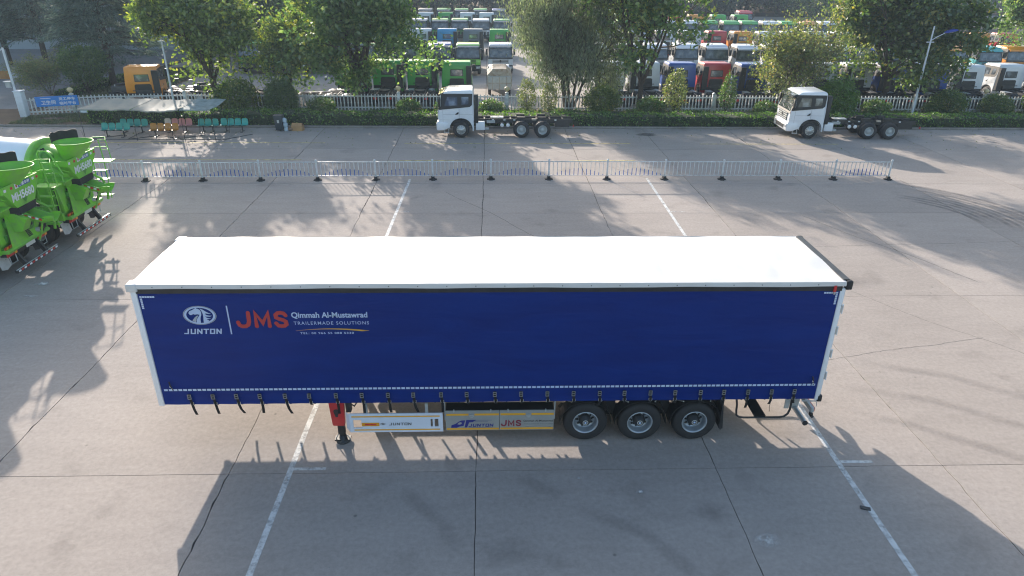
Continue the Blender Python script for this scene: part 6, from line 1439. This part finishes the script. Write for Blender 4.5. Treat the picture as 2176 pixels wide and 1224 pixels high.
# far tree belt and distant trees, each one a thing
fA = tree_meshes('far_a', 81, 10, 2.0, .25, 5, .7, 'leaf_far', 9000, .5, sig=.7, fill=((0, 0, 5.2), (4.6, 4.6, 4.4), 130), kids=(5, 4), lv=2, minz=.6)
fB = tree_meshes('far_b', 83, 11, 2.0, .25, 6, .6, 'leaf_purple', 8000, .5, sig=.7, fill=((0, 0, 5.8), (4.2, 4.2, 5.0), 120), kids=(5, 4), lv=2, minz=.6)
fC = tree_meshes('far_c', 85, 11, 1.6, .3, 5, .75, 'leaf_dark', 11000, .45, sig=.7, fill=((0, 0, 5.2), (5.2, 5.0, 4.8), 150), kids=(5, 4), lv=2, minz=.5)
frng = random.Random(9); i = 0
PL = ['left of the centre gap', 'above the centre rows', 'behind the willow', 'behind the sparse tree', 'right of centre', 'behind the pale small tree', 'toward the right edge']
spots = []
for row_, (y, x0, x1, st) in enumerate(((142, -62, 84, 7.4), (151, -66, 96, 8.2), (162, -70, 120, 9))):
    x = x0
    while x < x1: spots.append((x+frng.uniform(-1.4, 1.4), y+frng.uniform(-2, 2)-max(0, -x-20)*.45, row_)); x += st
names3 = {0: 'dark green', 1: 'brownish purple', 2: 'deep green'}
cnt = {}
for x, y, row_ in spots:
    k = frng.choice((0, 0, 1, 2, 2) if x < 45 else (1, 1, 2, 0)); key = (row_, k); cnt[key] = cnt.get(key, 0)+1
    plant('far_tree', (fA, fB, fC)[k], (x, y, 0), f'{names3[k]} tree {ORD[min(24, cnt[key]-1)]} from left among its colour, {("nearest", "middle", "farthest")[row_]} line of distant trees', 'tree', frng.random()*6.3, frng.uniform(.85, 1.2), 'distant trees behind the truck lot')
plant('far_tree', fC, (-17.5, 72, 0), 'green tree behind the yellowing tree, left of the lot', 'tree', 1, 1.0, 'trees left of the truck lot')
plant('far_tree', fA, (-23, 80, 0), 'green tree before the pale blue building', 'tree', 2, 1.0, 'trees left of the truck lot')
plant('far_tree', fC, (-12.0, 69, 0), 'green tree between the yellowing tree and the spreading tree', 'tree', 3, .9, 'trees left of the truck lot')
plant('far_tree', fA, (-14.5, 92, 0), 'tree seen over the green cabs in the gap between two near trees', 'tree', 4, 1.0, 'trees left of the truck lot')
plant('far_tree', fC, (71, 128, 0), 'lone dark tree with a visible trunk beyond the red cab', 'tree', 4, .8); plant('far_tree', fB, (79, 131, 0), 'bare-looking brown tree on the bright strip beyond the lot', 'tree', 1, .75)
plant('far_tree', fC, (88, 128, 0), 'dark tree right of the bare-looking brown one', 'tree', 2, .85)
bF = bush_meshes('far_bush', 16, 2.2, 1.1, 'leaf_hedge', 1800, .4); bush(bF, (75.5, 126, 0), 'round green bush beside the lone dark tree trunk'); bush(bF, (84, 127, 0), 'round green bush right of the bare-looking tree', 2, .9)

def far_wood():
    g = np.random.default_rng(77); n = 26000; X = -90+240*g.random(n); Y = 150+30*g.random(n)-np.maximum(0, -X-20)*.4
    h = 2.5+1.8*np.sin(X*.21)+1.2*np.sin(X*.67+1)+1.0*np.sin(X*1.9); Z = np.abs(g.random(n)**.8*(h+3.5))
    return np.stack([X, Y, Z], 1)
tag(link('far_woodland', leaf_mesh('far_woodland', far_wood(), 1.0, 'leaf_far', .7)), kind='stuff')
sheet('far_field', -300, 400, 152, 420, .03, 'soil')
# buildings at the left
t = thing('grey_hall', 'long grey ribbed metal hall behind the conifers at the left', 'building', (-72, 76, 0), R(2))
b = MB(); b.box(0, 46, 0, 18, 0, 11, 'wall_grey'); b.build('wall', t)
b = MB(); b.prism([(-.6, 11), (9, 12.6), (18.6, 11), (18.6, 10.8), (9, 12.4), (-.6, 10.8)], 'yz', -.5, 46.5, 'roof_blue'); b.build('roof', t)
rb = MB(); rb.box(-.06, .06, -.05, 0, 1.3, 10.7, 'wall_pale'); rme = rb.mesh('rib')
for k in range(90): o = link('rib', rme, t); o.location = (.3+k*.51, 0, 0)
b = MB(); b.box(0, 46, -.12, -.052, 0, 1.25, 'wall_pale'); b.build('plinth', t)
for x in (8, 20, 31, 40):
    b = MB(); b.box(x, x+3.4, -.09, -.055, 3.6, 5.0, 'galvanised'); fr = b.build('window', t); b = MB(); b.box(x+.12, x+3.28, -.10, -.092, 3.72, 4.88, 'window_glass'); b.build('pane', fr)
t = thing('pale_block', 'pale blue-grey building showing between the conifers and the yellowing tree', 'building', (-31, 104, 0))
b = MB(); b.box(0, 20, 0, 12, 0, 14, 'wall_pale'); b.build('wall', t)
for i in range(6):
    for j in range(4):
        b = MB(); b.box(1.3+i*3.1, 3.1+i*3.1, -.06, -.01, 1.5+j*3.2, 3.2+j*3.2, 'galvanised'); fr = b.build('window', t); b = MB(); b.box(1.4+i*3.1, 3.0+i*3.1, -.075, -.062, 1.6+j*3.2, 3.1+j*3.2, 'window_glass'); b.build('pane', fr)
b = MB(); b.box(-.3, 20.3, -.3, 12.3, 14.002, 14.4, 'roof_blue'); b.build('roof', t)
t = thing('low_wall', 'low wall with an orange painted base at the left edge behind the pole', 'wall', (-52, 54, 0))
b = MB(); b.box(0, 15.2, 0, .3, .72, 2.6, 'wall_grey'); b.build('wall_panel', t); b = MB(); b.box(0, 15.2, -.03, .33, 0, .72, 'ochre_paint'); b.build('painted_base', t)
b = MB(); b.box(15.25, 16.3, -.2, .5, 0, 1.0, 'galvanised'); b.build('end_block', t)
# haze over the whole place
hb_ = MB(); hb_.box(-330, 330, -120, 420, -1.1, 22, 'steel'); o = hb_.build('haze'); o.data.materials.clear()
hm = bpy.data.materials.new('haze'); hm.use_nodes = True; hn = hm.node_tree; hn.nodes.clear()
pv = hn.nodes.new('ShaderNodeVolumePrincipled'); pv.inputs['Color'].default_value = (.62, .80, 1.0, 1); pv.inputs['Density'].default_value = 0.00045; pv.inputs['Anisotropy'].default_value = .2
ho = hn.nodes.new('ShaderNodeOutputMaterial'); hn.links.new(pv.outputs[0], ho.inputs['Volume']); o.data.materials.append(hm); o['kind'] = 'stuff'
